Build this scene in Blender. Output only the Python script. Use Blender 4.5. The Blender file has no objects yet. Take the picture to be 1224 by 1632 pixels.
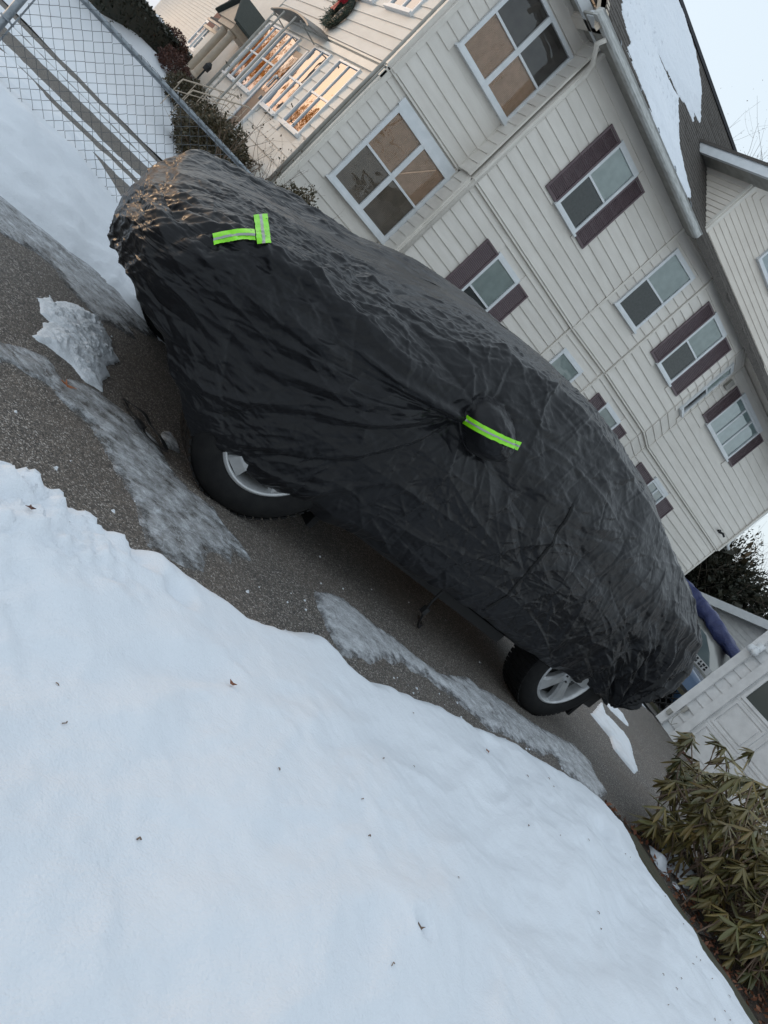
import bpy, bmesh, math, random
import numpy as np
from mathutils import Vector, Matrix
from mathutils.bvhtree import BVHTree

# ---------------------------------------------------------------- camera, sky, sun, exposure
scene = bpy.context.scene
COL = scene.collection
cam_data = bpy.data.cameras.new("camera")
cam_data.sensor_fit = 'VERTICAL'
cam_data.sensor_height = 36.0
cam_data.sensor_width = 27.0
cam_data.lens = 36.0 * 1241.8 / 1632.0
cam_data.clip_start = 0.05
cam_data.clip_end = 2000
cam = bpy.data.objects.new("camera", cam_data)
COL.objects.link(cam)
scene.camera = cam
CR = Matrix(((0.58011761, -0.34896034, 0.73599609),
             (-0.47870256, 0.58500359, 0.65468668),
             (-0.65902004, -0.73211849, 0.17232268)))
cam.matrix_world = Matrix.Translation((0, 0, 1.0)) @ CR.transposed().to_4x4()

SUN_EL = math.radians(3.5)
SUN_AZ = Vector((-0.50, 0.866, 0)).normalized()       # towards the low sun
world = bpy.data.worlds.new("World")
scene.world = world
world.use_nodes = True
wn = world.node_tree
for n in list(wn.nodes):
    wn.nodes.remove(n)
w_out = wn.nodes.new('ShaderNodeOutputWorld')
w_bg = wn.nodes.new('ShaderNodeBackground')
w_sky = wn.nodes.new('ShaderNodeTexSky')
w_sky.sky_type = 'NISHITA'
w_sky.sun_disc = False
w_sky.sun_elevation = SUN_EL
w_sky.sun_rotation = math.atan2(SUN_AZ.x, SUN_AZ.y)
w_sky.air_density = 1.4
w_sky.dust_density = 4.0
w_sky.ozone_density = 1.6
# a thin even veil of high cloud over the clear sky
w_mix = wn.nodes.new('ShaderNodeMix'); w_mix.data_type = 'RGBA'
w_mix.inputs[0].default_value = 0.56
w_mix.inputs[7].default_value = (4.75, 5.35, 5.9, 1)
wn.links.new(w_sky.outputs[0], w_mix.inputs[6])
wn.links.new(w_mix.outputs[2], w_bg.inputs[0])
w_bg.inputs[1].default_value = 0.12
wn.links.new(w_bg.outputs[0], w_out.inputs[0])

sun_d = bpy.data.lights.new("sun", 'SUN')
sun_d.energy = 0.5
sun_d.angle = math.radians(10)
sun_d.color = (1.0, 0.72, 0.46)
sun = bpy.data.objects.new("sun", sun_d)
COL.objects.link(sun)
sdir = Vector((SUN_AZ.x * math.cos(SUN_EL), SUN_AZ.y * math.cos(SUN_EL), math.sin(SUN_EL)))
sun.rotation_euler = sdir.to_track_quat('Z', 'Y').to_euler()
sun.location = sdir * 60

scene.view_settings.view_transform = 'Standard'
scene.view_settings.look = 'None'
scene.view_settings.exposure = 1.17
scene.view_settings.gamma = 1.0
scene.view_settings.use_curve_mapping = False

rnd = random.Random(7)
nrs = np.random.RandomState(11)

# ---------------------------------------------------------------- noise in numpy
_perm = nrs.permutation(512)
_perm = np.concatenate([_perm, _perm, _perm])
_grad = nrs.normal(size=(512, 3))
_grad /= np.linalg.norm(_grad, axis=1)[:, None]

def pnoise(x, y, z=0.0):
    x = np.asarray(x, float); y = np.asarray(y, float); z = np.zeros_like(x) + z
    xi = np.floor(x).astype(int); yi = np.floor(y).astype(int); zi = np.floor(z).astype(int)
    xf = x - xi; yf = y - yi; zf = z - zi
    u = xf**3 * (xf * (xf * 6 - 15) + 10); v = yf**3 * (yf * (yf * 6 - 15) + 10); w = zf**3 * (zf * (zf * 6 - 15) + 10)
    out = 0
    for dx in (0, 1):
        for dy in (0, 1):
            for dz in (0, 1):
                h = _perm[(_perm[(_perm[(xi + dx) & 511] + yi + dy) & 511] + zi + dz) & 511]
                g = _grad[h]
                d = g[..., 0] * (xf - dx) + g[..., 1] * (yf - dy) + g[..., 2] * (zf - dz)
                out = out + d * (u if dx else 1 - u) * (v if dy else 1 - v) * (w if dz else 1 - w)
    return out * 1.6

def fbm(x, y, z=0.0, o=4, g=0.5, l=2.03):
    a, s, f = 1.0, 0, 1.0
    for i in range(o):
        s = s + a * pnoise(x * f + 17 * i, y * f - 9 * i, (z if np.isscalar(z) else z * f) + 3.7 * i)
        a *= g; f *= l
    return s

def ridged(x, y, z=0.0, o=4, g=0.55, l=2.1):
    a, s, f = 1.0, 0, 1.0
    for i in range(o):
        n = 1 - np.abs(pnoise(x * f + 31 * i, y * f + 7 * i, (z if np.isscalar(z) else z * f) + 5.1 * i)) * 2.2
        s = s + a * n * np.abs(n)
        a *= g; f *= l
    return s

def sstep(a, b, x):
    t = np.clip((x - a) / (b - a), 0, 1)
    return t * t * (3 - 2 * t)

def sdf(px, py, poly):
    """signed distance, positive inside the polygon"""
    P = np.array(poly, float); Q = np.roll(P, -1, axis=0)
    d2 = np.full(px.shape, 1e9); inside = np.zeros(px.shape, bool)
    for (ax, ay), (bx, by) in zip(P, Q):
        ex, ey = bx - ax, by - ay
        L = ex * ex + ey * ey + 1e-12
        t = np.clip(((px - ax) * ex + (py - ay) * ey) / L, 0, 1)
        d2 = np.minimum(d2, (px - ax - t * ex)**2 + (py - ay - t * ey)**2)
        c = ((ay > py) != (by > py))
        xi = ax + (py - ay) * ex / (ey if abs(ey) > 1e-12 else 1e-12)
        inside ^= (c & (px < xi))
    d = np.sqrt(d2)
    return np.where(inside, d, -d)

# ---------------------------------------------------------------- objects
ORG = {}
def tag(o, label=None, cat=None, group=None, kind=None):
    if label: o['label'] = label
    if cat: o['category'] = cat
    if group: o['group'] = group
    if kind: o['kind'] = kind
    return o

def thing(name, label, cat, loc=(0, 0, 0), group=None):
    o = bpy.data.objects.new(name, None)
    o.empty_display_size = 0.1
    COL.objects.link(o)
    o.location = loc
    ORG[o.name] = Vector(loc)
    return tag(o, label, cat, group)

def raw_mesh(name, verts, faces, mat=None, smooth=False):
    me = bpy.data.meshes.new(name)
    if isinstance(verts, np.ndarray) and isinstance(faces, np.ndarray):
        nv, nf = len(verts), len(faces); k = faces.shape[1]
        me.vertices.add(nv); me.vertices.foreach_set('co', np.ascontiguousarray(verts, dtype=np.float32).ravel())
        me.loops.add(nf * k); me.loops.foreach_set('vertex_index', np.ascontiguousarray(faces, dtype=np.int32).ravel())
        me.polygons.add(nf); me.polygons.foreach_set('loop_start', np.arange(0, nf * k, k, dtype=np.int32))
        me.update(calc_edges=True); me.validate()
    else:
        me.from_pydata([tuple(v) for v in verts], [], [tuple(f) for f in faces])
        me.update()
    if smooth:
        me.polygons.foreach_set('use_smooth', [True] * len(me.polygons))
    if mat is not None:
        for m in (mat if isinstance(mat, (list, tuple)) else [mat]):
            me.materials.append(m)
    return me

def obj(name, verts, faces, mat=None, parent=None, smooth=False, loc=None, kind=None):
    """verts are world coordinates; the origin goes to loc (or the parent's origin)"""
    if parent is not None:
        org = ORG.get(parent.name, Vector((0, 0, 0)))
        v = np.array(verts, float).reshape(-1, 3) - np.array(org)
        if not isinstance(faces, np.ndarray): v = [tuple(q) for q in v]
        o = bpy.data.objects.new(name, raw_mesh(name, v, faces, mat, smooth))
        COL.objects.link(o); o.parent = parent
        ORG[o.name] = org
    else:
        org = Vector(loc) if loc is not None else Vector((0, 0, 0))
        v = np.array(verts, float).reshape(-1, 3) - np.array(org)
        if not isinstance(faces, np.ndarray): v = [tuple(q) for q in v]
        o = bpy.data.objects.new(name, raw_mesh(name, v, faces, mat, smooth))
        COL.objects.link(o); o.location = org
        ORG[o.name] = org
    if kind: o['kind'] = kind
    return o

def inst(name, mesh, mat4, parent):
    o = bpy.data.objects.new(name, mesh)
    COL.objects.link(o)
    o.parent = parent
    org = ORG.get(parent.name, Vector((0, 0, 0)))
    o.matrix_local = Matrix.Translation(-org) @ mat4
    ORG[o.name] = org
    return o

class MB:
    def __init__(s):
        s.v, s.f = [], []
    def add(s, vs, fs):
        n = len(s.v)
        s.v += [tuple(v) for v in vs]
        s.f += [tuple(i + n for i in f) for f in fs]
        return s
    def hexa(s, c):      # 8 corners: bottom ring 0-3, top ring 4-7
        return s.add(c, [(0, 3, 2, 1), (4, 5, 6, 7), (0, 1, 5, 4), (1, 2, 6, 5), (2, 3, 7, 6), (3, 0, 4, 7)])
    def box(s, x0, x1, y0, y1, z0, z1):
        return s.hexa([(x0, y0, z0), (x1, y0, z0), (x1, y1, z0), (x0, y1, z0), (x0, y0, z1), (x1, y0, z1), (x1, y1, z1), (x0, y1, z1)])
    def mbox(s, M, s0, s1, o0, o1, z0, z1):
        return s.hexa([M(s0, o1, z0), M(s1, o1, z0), M(s1, o0, z0), M(s0, o0, z0), M(s0, o1, z1), M(s1, o1, z1), M(s1, o0, z1), M(s0, o0, z1)])
    def prism(s, pts, z0, z1):
        n = len(pts)
        return s.add([(p[0], p[1], z0) for p in pts] + [(p[0], p[1], z1) for p in pts],
                     [tuple(range(n - 1, -1, -1)), tuple(range(n, 2 * n))] + [(i, (i + 1) % n, n + (i + 1) % n, n + i) for i in range(n)])
    def extr(s, pts, vec):
        n = len(pts)
        q = [tuple(Vector(p) + Vector(vec)) for p in pts]
        return s.add([tuple(p) for p in pts] + q,
                     [tuple(range(n - 1, -1, -1)), tuple(range(n, 2 * n))] + [(i, (i + 1) % n, n + (i + 1) % n, n + i) for i in range(n)])
    def tube(s, pts, r, n=8, caps=True):
        pts = [Vector(p) for p in pts]
        rs = r if isinstance(r, (list, tuple)) else [r] * len(pts)
        rings = []
        up = None
        for i, p in enumerate(pts):
            t = (pts[min(i + 1, len(pts) - 1)] - pts[max(i - 1, 0)])
            if t.length < 1e-9: t = Vector((0, 0, 1))
            t.normalize()
            if up is None:
                up = Vector((0, 0, 1)) if abs(t.z) < 0.9 else Vector((1, 0, 0))
            a = t.cross(up)
            if a.length < 1e-6: a = t.cross(Vector((1, 0.3, 0)))
            a.normalize(); b = a.cross(t); up = b
            rings.append([p + (a * math.cos(2 * math.pi * k / n) + b * math.sin(2 * math.pi * k / n)) * rs[i] for k in range(n)])
        vs = [q for ring in rings for q in ring]
        fs = []
        for i in range(len(pts) - 1):
            for k in range(n):
                fs.append((i * n + k, i * n + (k + 1) % n, (i + 1) * n + (k + 1) % n, (i + 1) * n + k))
        if caps:
            fs.append(tuple(range(n - 1, -1, -1))); m = (len(pts) - 1) * n; fs.append(tuple(range(m, m + n)))
        return s.add(vs, fs)
    def lathe(s, prof, c, axis='Y', n=48):
        """prof: (radius, offset along axis) pairs"""
        m = len(prof); vs = []
        for k in range(n):
            a = 2 * math.pi * k / n
            for (r, t) in prof:
                if axis == 'Y': vs.append((c[0] + r * math.cos(a), c[1] + t, c[2] + r * math.sin(a)))
                else: vs.append((c[0] + r * math.cos(a), c[1] + r * math.sin(a), c[2] + t))
        fs = [(k * m + i, k * m + i + 1, ((k + 1) % n) * m + i + 1, ((k + 1) % n) * m + i) for k in range(n) for i in range(m - 1)]
        return s.add(vs, fs)
    def build(s, name, mat, parent=None, smooth=False, loc=None, kind=None):
        return obj(name, s.v, s.f, mat, parent, smooth, loc, kind)

# ---------------------------------------------------------------- materials
def M_(name, col, rough=0.6, col2=None, nscale=6.0, bump=0.0, bscale=60.0, metal=0.0, spec=0.5, var=0.0, detail=6.0,
       lo=0.35, hi=0.65, stretch=None, bdist=0.01, coat=0.0):
    m = bpy.data.materials.new(name); m.use_nodes = True
    nt = m.node_tree; N = nt.nodes; L = nt.links
    b = N['Principled BSDF']
    b.inputs['Base Color'].default_value = (*col, 1)
    b.inputs['Roughness'].default_value = rough
    b.inputs['Metallic'].default_value = metal
    b.inputs['Specular IOR Level'].default_value = spec
    b.inputs['Coat Weight'].default_value = coat
    geo = N.new('ShaderNodeNewGeometry')
    vec = geo.outputs['Position']
    if stretch:
        mp = N.new('ShaderNodeMapping'); mp.inputs['Scale'].default_value = stretch
        L.new(vec, mp.inputs['Vector']); vec = mp.outputs[0]
    last = None
    if col2 is not None:
        n1 = N.new('ShaderNodeTexNoise'); n1.inputs['Scale'].default_value = nscale; n1.inputs['Detail'].default_value = detail
        L.new(vec, n1.inputs['Vector'])
        mr = N.new('ShaderNodeMapRange'); mr.inputs[1].default_value = lo; mr.inputs[2].default_value = hi
        L.new(n1.outputs['Fac'], mr.inputs[0])
        mx = N.new('ShaderNodeMix'); mx.data_type = 'RGBA'
        mx.inputs[6].default_value = (*col, 1); mx.inputs[7].default_value = (*col2, 1)
        L.new(mr.outputs[0], mx.inputs[0]); last = mx.outputs[2]
    if var > 0:
        oi = N.new('ShaderNodeObjectInfo')
        mr2 = N.new('ShaderNodeMapRange'); mr2.inputs[3].default_value = 1 - var; mr2.inputs[4].default_value = 1 + var
        L.new(oi.outputs['Random'], mr2.inputs[0])
        mm = N.new('ShaderNodeMix'); mm.data_type = 'RGBA'; mm.blend_type = 'MULTIPLY'; mm.inputs[0].default_value = 1
        if last is not None: L.new(last, mm.inputs[6])
        else: mm.inputs[6].default_value = (*col, 1)
        cc = N.new('ShaderNodeCombineColor')
        for i in range(3): L.new(mr2.outputs[0], cc.inputs[i])
        L.new(cc.outputs[0], mm.inputs[7]); last = mm.outputs[2]
    if last is not None: L.new(last, b.inputs['Base Color'])
    if bump > 0:
        n2 = N.new('ShaderNodeTexNoise'); n2.inputs['Scale'].default_value = bscale; n2.inputs['Detail'].default_value = 5
        L.new(vec, n2.inputs['Vector'])
        bp = N.new('ShaderNodeBump'); bp.inputs['Strength'].default_value = bump; bp.inputs['Distance'].default_value = bdist
        L.new(n2.outputs['Fac'], bp.inputs['Height']); L.new(bp.outputs[0], b.inputs['Normal'])
    return m

siding_m = M_('siding_paint', (.745, .705, .65), .55, (.68, .64, .585), 2.0, .12, 160, var=.035, stretch=(1, 1, 4))
siding_far_m = M_('siding_far_paint', (.76, .70, .625), .6, (.70, .64, .57), 3, .1, 80, var=.03)
trim_m = M_('trim_paint', (.76, .72, .655), .5, (.68, .64, .58), 5, .05, 90)
white_m = M_('white_vinyl', (.74, .76, .78), .42, (.66, .69, .71), 7, .04, 60)
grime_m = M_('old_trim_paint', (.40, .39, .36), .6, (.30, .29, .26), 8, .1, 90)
shutter_m = M_('shutter_plastic', (.105, .070, .080), .5, (.13, .09, .10), 12, .05, 90)
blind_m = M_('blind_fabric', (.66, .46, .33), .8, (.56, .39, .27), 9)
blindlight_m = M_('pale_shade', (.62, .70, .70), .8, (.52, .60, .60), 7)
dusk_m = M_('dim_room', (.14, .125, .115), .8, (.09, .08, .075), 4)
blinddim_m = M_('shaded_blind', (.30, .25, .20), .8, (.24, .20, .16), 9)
screen_m = M_('insect_screen', (.045, .055, .056), .8, (.07, .08, .08), 25)
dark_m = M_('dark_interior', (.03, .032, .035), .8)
steel_m = M_('galvanised_steel', (.30, .33, .36), .42, (.20, .22, .24), 30, .1, 120, metal=.6)
wire_m = M_('fence_wire', (.12, .13, .14), .45, (.08, .085, .09), 30, metal=.6)
bark_m = M_('bark', (.07, .052, .04), .85, (.12, .095, .075), 25, .5, 60)
twig_m = M_('twig_bark', (.13, .085, .06), .8, (.20, .14, .10), 30)
rubber_m = M_('tyre_rubber', (.008, .008, .009), .75, (.014, .014, .014), 20, .15, 200, spec=.2)
alloy_m = M_('alloy_wheel', (.52, .53, .54), .3, (.44, .45, .46), 30, metal=.45)
brickred_m = M_('red_shingle_wall', (.16, .045, .035), .7, (.11, .035, .03), 12, .2, 50)
concrete_m = M_('concrete', (.33, .30, .27), .8, (.25, .23, .21), 12, .3, 90)
cream_m = M_('cream_paint', (.55, .46, .36), .5, (.48, .40, .32), 8)
green_m = M_('reflective_green', (.27, .80, .008), .4, (.22, .70, .008), 40, .15, 200, spec=.6)
silver_m = M_('reflective_silver', (.30, .32, .31), .3, None, metal=.3)
tarp_m = M_('blue_tarp', (.030, .040, .125), .5, (.042, .055, .16), 9, .6, 10, bdist=.05)
strap_m = M_('black_strap', (.012, .012, .013), .6)
wood_m = M_('old_timber', (.075, .06, .04), .85, (.045, .05, .028), 9, .6, 40, stretch=(4, 1, 4))

def glass_mat(name, tint, base_fac, gloss_rough=0.02):
    m = bpy.data.materials.new(name); m.use_nodes = True
    nt = m.node_tree; N = nt.nodes; L = nt.links
    for n in list(N): N.remove(n)
    out = N.new('ShaderNodeOutputMaterial'); mx = N.new('ShaderNodeMixShader')
    tr = N.new('ShaderNodeBsdfTransparent'); gl = N.new('ShaderNodeBsdfGlossy')
    tr.inputs[0].default_value = (*tint, 1)
    gl.inputs['Roughness'].default_value = gloss_rough
    gl.inputs['Color'].default_value = (.95, .97, 1, 1)
    lw = N.new('ShaderNodeFresnel'); lw.inputs[0].default_value = 1.6
    mr = N.new('ShaderNodeMath'); mr.operation = 'MULTIPLY_ADD'
    L.new(lw.outputs[0], mr.inputs[0]); mr.inputs[1].default_value = 1.0; mr.inputs[2].default_value = base_fac
    mr.use_clamp = True
    # old panes are never quite flat
    geo = N.new('ShaderNodeNewGeometry')
    ns = N.new('ShaderNodeTexNoise'); ns.inputs['Scale'].default_value = 1.6
    L.new(geo.outputs['Position'], ns.inputs['Vector'])
    bp = N.new('ShaderNodeBump'); bp.inputs['Strength'].default_value = .18; bp.inputs['Distance'].default_value = .05
    L.new(ns.outputs['Fac'], bp.inputs['Height']); L.new(bp.outputs[0], gl.inputs['Normal'])
    L.new(mr.outputs[0], mx.inputs[0]); L.new(tr.outputs[0], mx.inputs[1]); L.new(gl.outputs[0], mx.inputs[2])
    L.new(mx.outputs[0], out.inputs[0])
    return m
glass_m = glass_mat('window_glass', (.9, .9, .88), 0.0)
glass3_m = glass_mat('old_front_glass', (.7, .7, .7), 0.30)
glass2_m = glass_mat('coated_window_glass', (.80, .84, .84), 0.10)

def snow_mat(name, base=(.735, .765, .81), b1=.35, rough=.6, dirt=0.0):
    m = bpy.data.materials.new(name); m.use_nodes = True
    nt = m.node_tree; N = nt.nodes; L = nt.links; b = N['Principled BSDF']
    b.inputs['Roughness'].default_value = rough
    b.inputs['Specular IOR Level'].default_value = .35
    geo = N.new('ShaderNodeNewGeometry')
    n0 = N.new('ShaderNodeTexNoise'); n0.inputs['Scale'].default_value = 1.7; n0.inputs['Detail'].default_value = 4
    L.new(geo.outputs['Position'], n0.inputs['Vector'])
    mx = N.new('ShaderNodeMix'); mx.data_type = 'RGBA'
    mx.inputs[6].default_value = (*base, 1); mx.inputs[7].default_value = (base[0] * .94, base[1] * .955, base[2] * .97, 1)
    L.new(n0.outputs['Fac'], mx.inputs[0]); last = mx.outputs[2]
    if dirt > 0:
        n3 = N.new('ShaderNodeTexNoise'); n3.inputs['Scale'].default_value = 9; n3.inputs['Detail'].default_value = 8
        L.new(geo.outputs['Position'], n3.inputs['Vector'])
        mr = N.new('ShaderNodeMapRange'); mr.inputs[1].default_value = .5; mr.inputs[2].default_value = .75; mr.inputs[4].default_value = dirt
        L.new(n3.outputs['Fac'], mr.inputs[0])
        m2 = N.new('ShaderNodeMix'); m2.data_type = 'RGBA'; m2.inputs[7].default_value = (.30, .28, .26, 1)
        L.new(mr.outputs[0], m2.inputs[0]); L.new(last, m2.inputs[6]); last = m2.outputs[2]
    L.new(last, b.inputs['Base Color'])
    n1 = N.new('ShaderNodeTexNoise'); n1.inputs['Scale'].default_value = 14; n1.inputs['Detail'].default_value = 8
    n2 = N.new('ShaderNodeTexNoise'); n2.inputs['Scale'].default_value = 170; n2.inputs['Detail'].default_value = 3
    L.new(geo.outputs['Position'], n1.inputs['Vector']); L.new(geo.outputs['Position'], n2.inputs['Vector'])
    ad = N.new('ShaderNodeMath'); ad.operation = 'MULTIPLY_ADD'; ad.inputs[1].default_value = .25
    L.new(n2.outputs['Fac'], ad.inputs[0]); L.new(n1.outputs['Fac'], ad.inputs[2])
    bp = N.new('ShaderNodeBump'); bp.inputs['Strength'].default_value = min(1, b1 * 1.7); bp.inputs['Distance'].default_value = .014
    L.new(ad.outputs[0], bp.inputs['Height']); L.new(bp.outputs[0], b.inputs['Normal'])
    return m
snow_m = snow_mat('snow')
snow_old_m = snow_mat('crusted_snow', (.74, .77, .81), .8, .5, .25)

def asphalt_mat(name, dark, mid, speck, scale=230, patch=(.145, .12, .10)):
    m = bpy.data.materials.new(name); m.use_nodes = True
    nt = m.node_tree; N = nt.nodes; L = nt.links; b = N['Principled BSDF']
    geo = N.new('ShaderNodeNewGeometry'); P = geo.outputs['Position']
    v = N.new('ShaderNodeTexVoronoi'); v.inputs['Scale'].default_value = scale; L.new(P, v.inputs['Vector'])
    sep = N.new('ShaderNodeSeparateColor'); L.new(v.outputs['Color'], sep.inputs[0])
    r = N.new('ShaderNodeValToRGB'); L.new(sep.outputs[0], r.inputs[0])
    e = r.color_ramp.elements; e[0].position = 0; e[0].color = (*dark, 1); e[1].position = .55; e[1].color = (*mid, 1)
    k = e.new(.86); k.color = (mid[0] * 2.0, mid[1] * 1.9, mid[2] * 1.75, 1); k2 = e.new(.97); k2.color = (*speck, 1)
    n = N.new('ShaderNodeTexNoise'); n.inputs['Scale'].default_value = 2.3; n.inputs['Detail'].default_value = 9; n.inputs['Roughness'].default_value = .62; L.new(P, n.inputs['Vector'])
    mr = N.new('ShaderNodeMapRange'); mr.inputs[1].default_value = .42; mr.inputs[2].default_value = .68; mr.inputs[4].default_value = .4; L.new(n.outputs['Fac'], mr.inputs[0])
    mx = N.new('ShaderNodeMix'); mx.data_type = 'RGBA'; mx.inputs[7].default_value = (*patch, 1)
    L.new(mr.outputs[0], mx.inputs[0]); L.new(r.outputs[0], mx.inputs[6])
    # salt haze and damp patches
    n4 = N.new('ShaderNodeTexNoise'); n4.inputs['Scale'].default_value = 5.5; n4.inputs['Detail'].default_value = 10; n4.inputs['Roughness'].default_value = .7
    mp = N.new('ShaderNodeMapping'); mp.inputs['Scale'].default_value = (.45, 1.6, 1); mp.inputs['Location'].default_value = (3, 8, 0)
    L.new(P, mp.inputs['Vector']); L.new(mp.outputs[0], n4.inputs['Vector'])
    mr4 = N.new('ShaderNodeMapRange'); mr4.inputs[1].default_value = .55; mr4.inputs[2].default_value = .78; mr4.inputs[4].default_value = .35; L.new(n4.outputs['Fac'], mr4.inputs[0])
    mx2 = N.new('ShaderNodeMix'); mx2.data_type = 'RGBA'; mx2.inputs[7].default_value = (.19, .175, .16, 1)
    L.new(mr4.outputs[0], mx2.inputs[0]); L.new(mx.outputs[2], mx2.inputs[6])
    L.new(mx2.outputs[2], b.inputs['Base Color'])
    rr = N.new('ShaderNodeMapRange'); rr.inputs[3].default_value = .55; rr.inputs[4].default_value = .85; L.new(n.outputs['Fac'], rr.inputs[0]); L.new(rr.outputs[0], b.inputs['Roughness'])
    bp = N.new('ShaderNodeBump'); bp.inputs['Strength'].default_value = .8; bp.inputs['Distance'].default_value = .005
    L.new(v.outputs['Distance'], bp.inputs['Height']); bp.invert = True
    L.new(bp.outputs[0], b.inputs['Normal'])
    return m
asphalt_m = asphalt_mat('driveway_asphalt', (.030, .028, .026), (.105, .094, .085), (.46, .43, .40), 210)
asphalt2_m = asphalt_mat('neighbour_asphalt', (.05, .048, .044), (.09, .085, .078), (.2, .19, .18), 120, (.10, .09, .08))

def ice_mat(lo=(.12, .115, .11), m1=(.27, .275, .28), m2=(.42, .435, .455), hi=(.66, .69, .73), shift=0.0, bump=.6):
    m = bpy.data.materials.new('ice'); m.use_nodes = True
    nt = m.node_tree; N = nt.nodes; L = nt.links; b = N['Principled BSDF']
    geo = N.new('ShaderNodeNewGeometry'); P = geo.outputs['Position']
    mp = N.new('ShaderNodeMapping'); mp.inputs['Scale'].default_value = (.9, 1.15, 1); L.new(P, mp.inputs['Vector'])
    n = N.new('ShaderNodeTexNoise'); n.inputs['Scale'].default_value = 14; n.inputs['Detail'].default_value = 14; n.inputs['Roughness'].default_value = .74; n.inputs['Distortion'].default_value = .0
    L.new(mp.outputs[0], n.inputs['Vector'])
    r = N.new('ShaderNodeValToRGB'); L.new(n.outputs['Fac'], r.inputs[0])
    e = r.color_ramp.elements; e[0].position = .37 - shift; e[0].color = (*lo, 1); e[1].position = .66 - shift; e[1].color = (*hi, 1)
    k = e.new(.46 - shift); k.color = (*m1, 1); k = e.new(.56 - shift); k.color = (*m2, 1)
    # white cracks and trapped bubbles
    v = N.new('ShaderNodeTexVoronoi'); v.feature = 'DISTANCE_TO_EDGE'; v.inputs['Scale'].default_value = 11
    nz = N.new('ShaderNodeTexNoise'); nz.inputs['Scale'].default_value = 7; nz.inputs['Detail'].default_value = 5; L.new(P, nz.inputs['Vector'])
    vm = N.new('ShaderNodeVectorMath'); vm.operation = 'MULTIPLY_ADD'; vm.inputs[1].default_value = (.3, .3, .3); L.new(nz.outputs['Color'], vm.inputs[0]); L.new(P, vm.inputs[2]); L.new(vm.outputs[0], v.inputs['Vector'])
    cr = N.new('ShaderNodeMapRange'); cr.inputs[1].default_value = .0; cr.inputs[2].default_value = .035; cr.inputs[3].default_value = .9; cr.inputs[4].default_value = 0; L.new(v.outputs['Distance'], cr.inputs[0])
    mk = N.new('ShaderNodeMath'); mk.operation = 'MULTIPLY'; L.new(cr.outputs[0], mk.inputs[0]); L.new(nz.outputs['Fac'], mk.inputs[1])
    mx = N.new('ShaderNodeMix'); mx.data_type = 'RGBA'; mx.inputs[7].default_value = (*hi, 1); L.new(mk.outputs[0], mx.inputs[0]); L.new(r.outputs[0], mx.inputs[6])
    L.new(mx.outputs[2], b.inputs['Base Color'])
    rr = N.new('ShaderNodeMapRange'); rr.inputs[3].default_value = .06; rr.inputs[4].default_value = .34; L.new(n.outputs['Fac'], rr.inputs[0]); L.new(rr.outputs[0], b.inputs['Roughness'])
    b.inputs['IOR'].default_value = 1.31
    at = N.new('ShaderNodeAttribute'); at.attribute_name = 'thick'
    am = N.new('ShaderNodeMath'); am.operation = 'MULTIPLY_ADD'; am.inputs[1].default_value = 15.0; L.new(at.outputs['Fac'], am.inputs[0])
    an = N.new('ShaderNodeMapRange'); an.inputs[1].default_value = .3; an.inputs[2].default_value = .7; an.inputs[3].default_value = -.15; an.inputs[4].default_value = .9; L.new(n.outputs['Fac'], an.inputs[0])
    L.new(an.outputs[0], am.inputs[2]); am.use_clamp = True
    L.new(am.outputs[0], b.inputs['Alpha'])
    n2 = N.new('ShaderNodeTexNoise'); n2.inputs['Scale'].default_value = 38; n2.inputs['Detail'].default_value = 8; L.new(mp.outputs[0], n2.inputs['Vector'])
    ad = N.new('ShaderNodeMath'); ad.operation = 'MULTIPLY_ADD'; ad.inputs[1].default_value = .4; L.new(n2.outputs['Fac'], ad.inputs[0]); L.new(n.outputs['Fac'], ad.inputs[2])
    bp = N.new('ShaderNodeBump'); bp.inputs['Strength'].default_value = bump; bp.inputs['Distance'].default_value = .035
    L.new(ad.outputs[0], bp.inputs['Height']); L.new(bp.outputs[0], b.inputs['Normal'])
    return m
ice_m = ice_mat()

def backlit(m, col):
    nt = m.node_tree; N = nt.nodes; L = nt.links; b = N['Principled BSDF']; o = N['Material Output']
    t = N.new('ShaderNodeBsdfTranslucent'); t.inputs[0].default_value = (*col, 1); mx = N.new('ShaderNodeMixShader'); mx.inputs[0].default_value = .65
    L.new(b.outputs[0], mx.inputs[1]); L.new(t.outputs[0], mx.inputs[2]); L.new(mx.outputs[0], o.inputs[0])
def leaf_mat(name, a, b_, rough=.55, sc=9.0, c3=None):
    m = M_(name, a, rough, b_, sc, 0, lo=.4, hi=.6, detail=2)
    return m
box_leaf_m = leaf_mat('boxwood_leaves', (.050, .048, .024), (.085, .060, .028), .5, 14)
dark_leaf_m = leaf_mat('dark_hedge_leaves', (.018, .024, .014), (.035, .032, .018), .6, 6)
red_leaf_m = leaf_mat('red_shrub_leaves', (.07, .03, .025), (.11, .045, .03), .6, 8)
rhodo_m = leaf_mat('rhododendron_leaf', (.078, .078, .026), (.16, .11, .034), .4, 3.0)
rhodo_m2 = leaf_mat('rhododendron_leaf_tan', (.19, .14, .045), (.10, .095, .03), .4, 3.0)
brown_leaf_m = leaf_mat('fallen_leaf', (.17, .06, .03), (.24, .10, .05), .7, 14)
orange_leaf_m = leaf_mat('orange_leaf', (.36, .13, .04), (.28, .10, .04), .7, 14)
autumn_m = leaf_mat('autumn_leaves', (.45, .17, .03), (.30, .10, .02), .7, 2); backlit(autumn_m, (.9, .36, .06))
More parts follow.
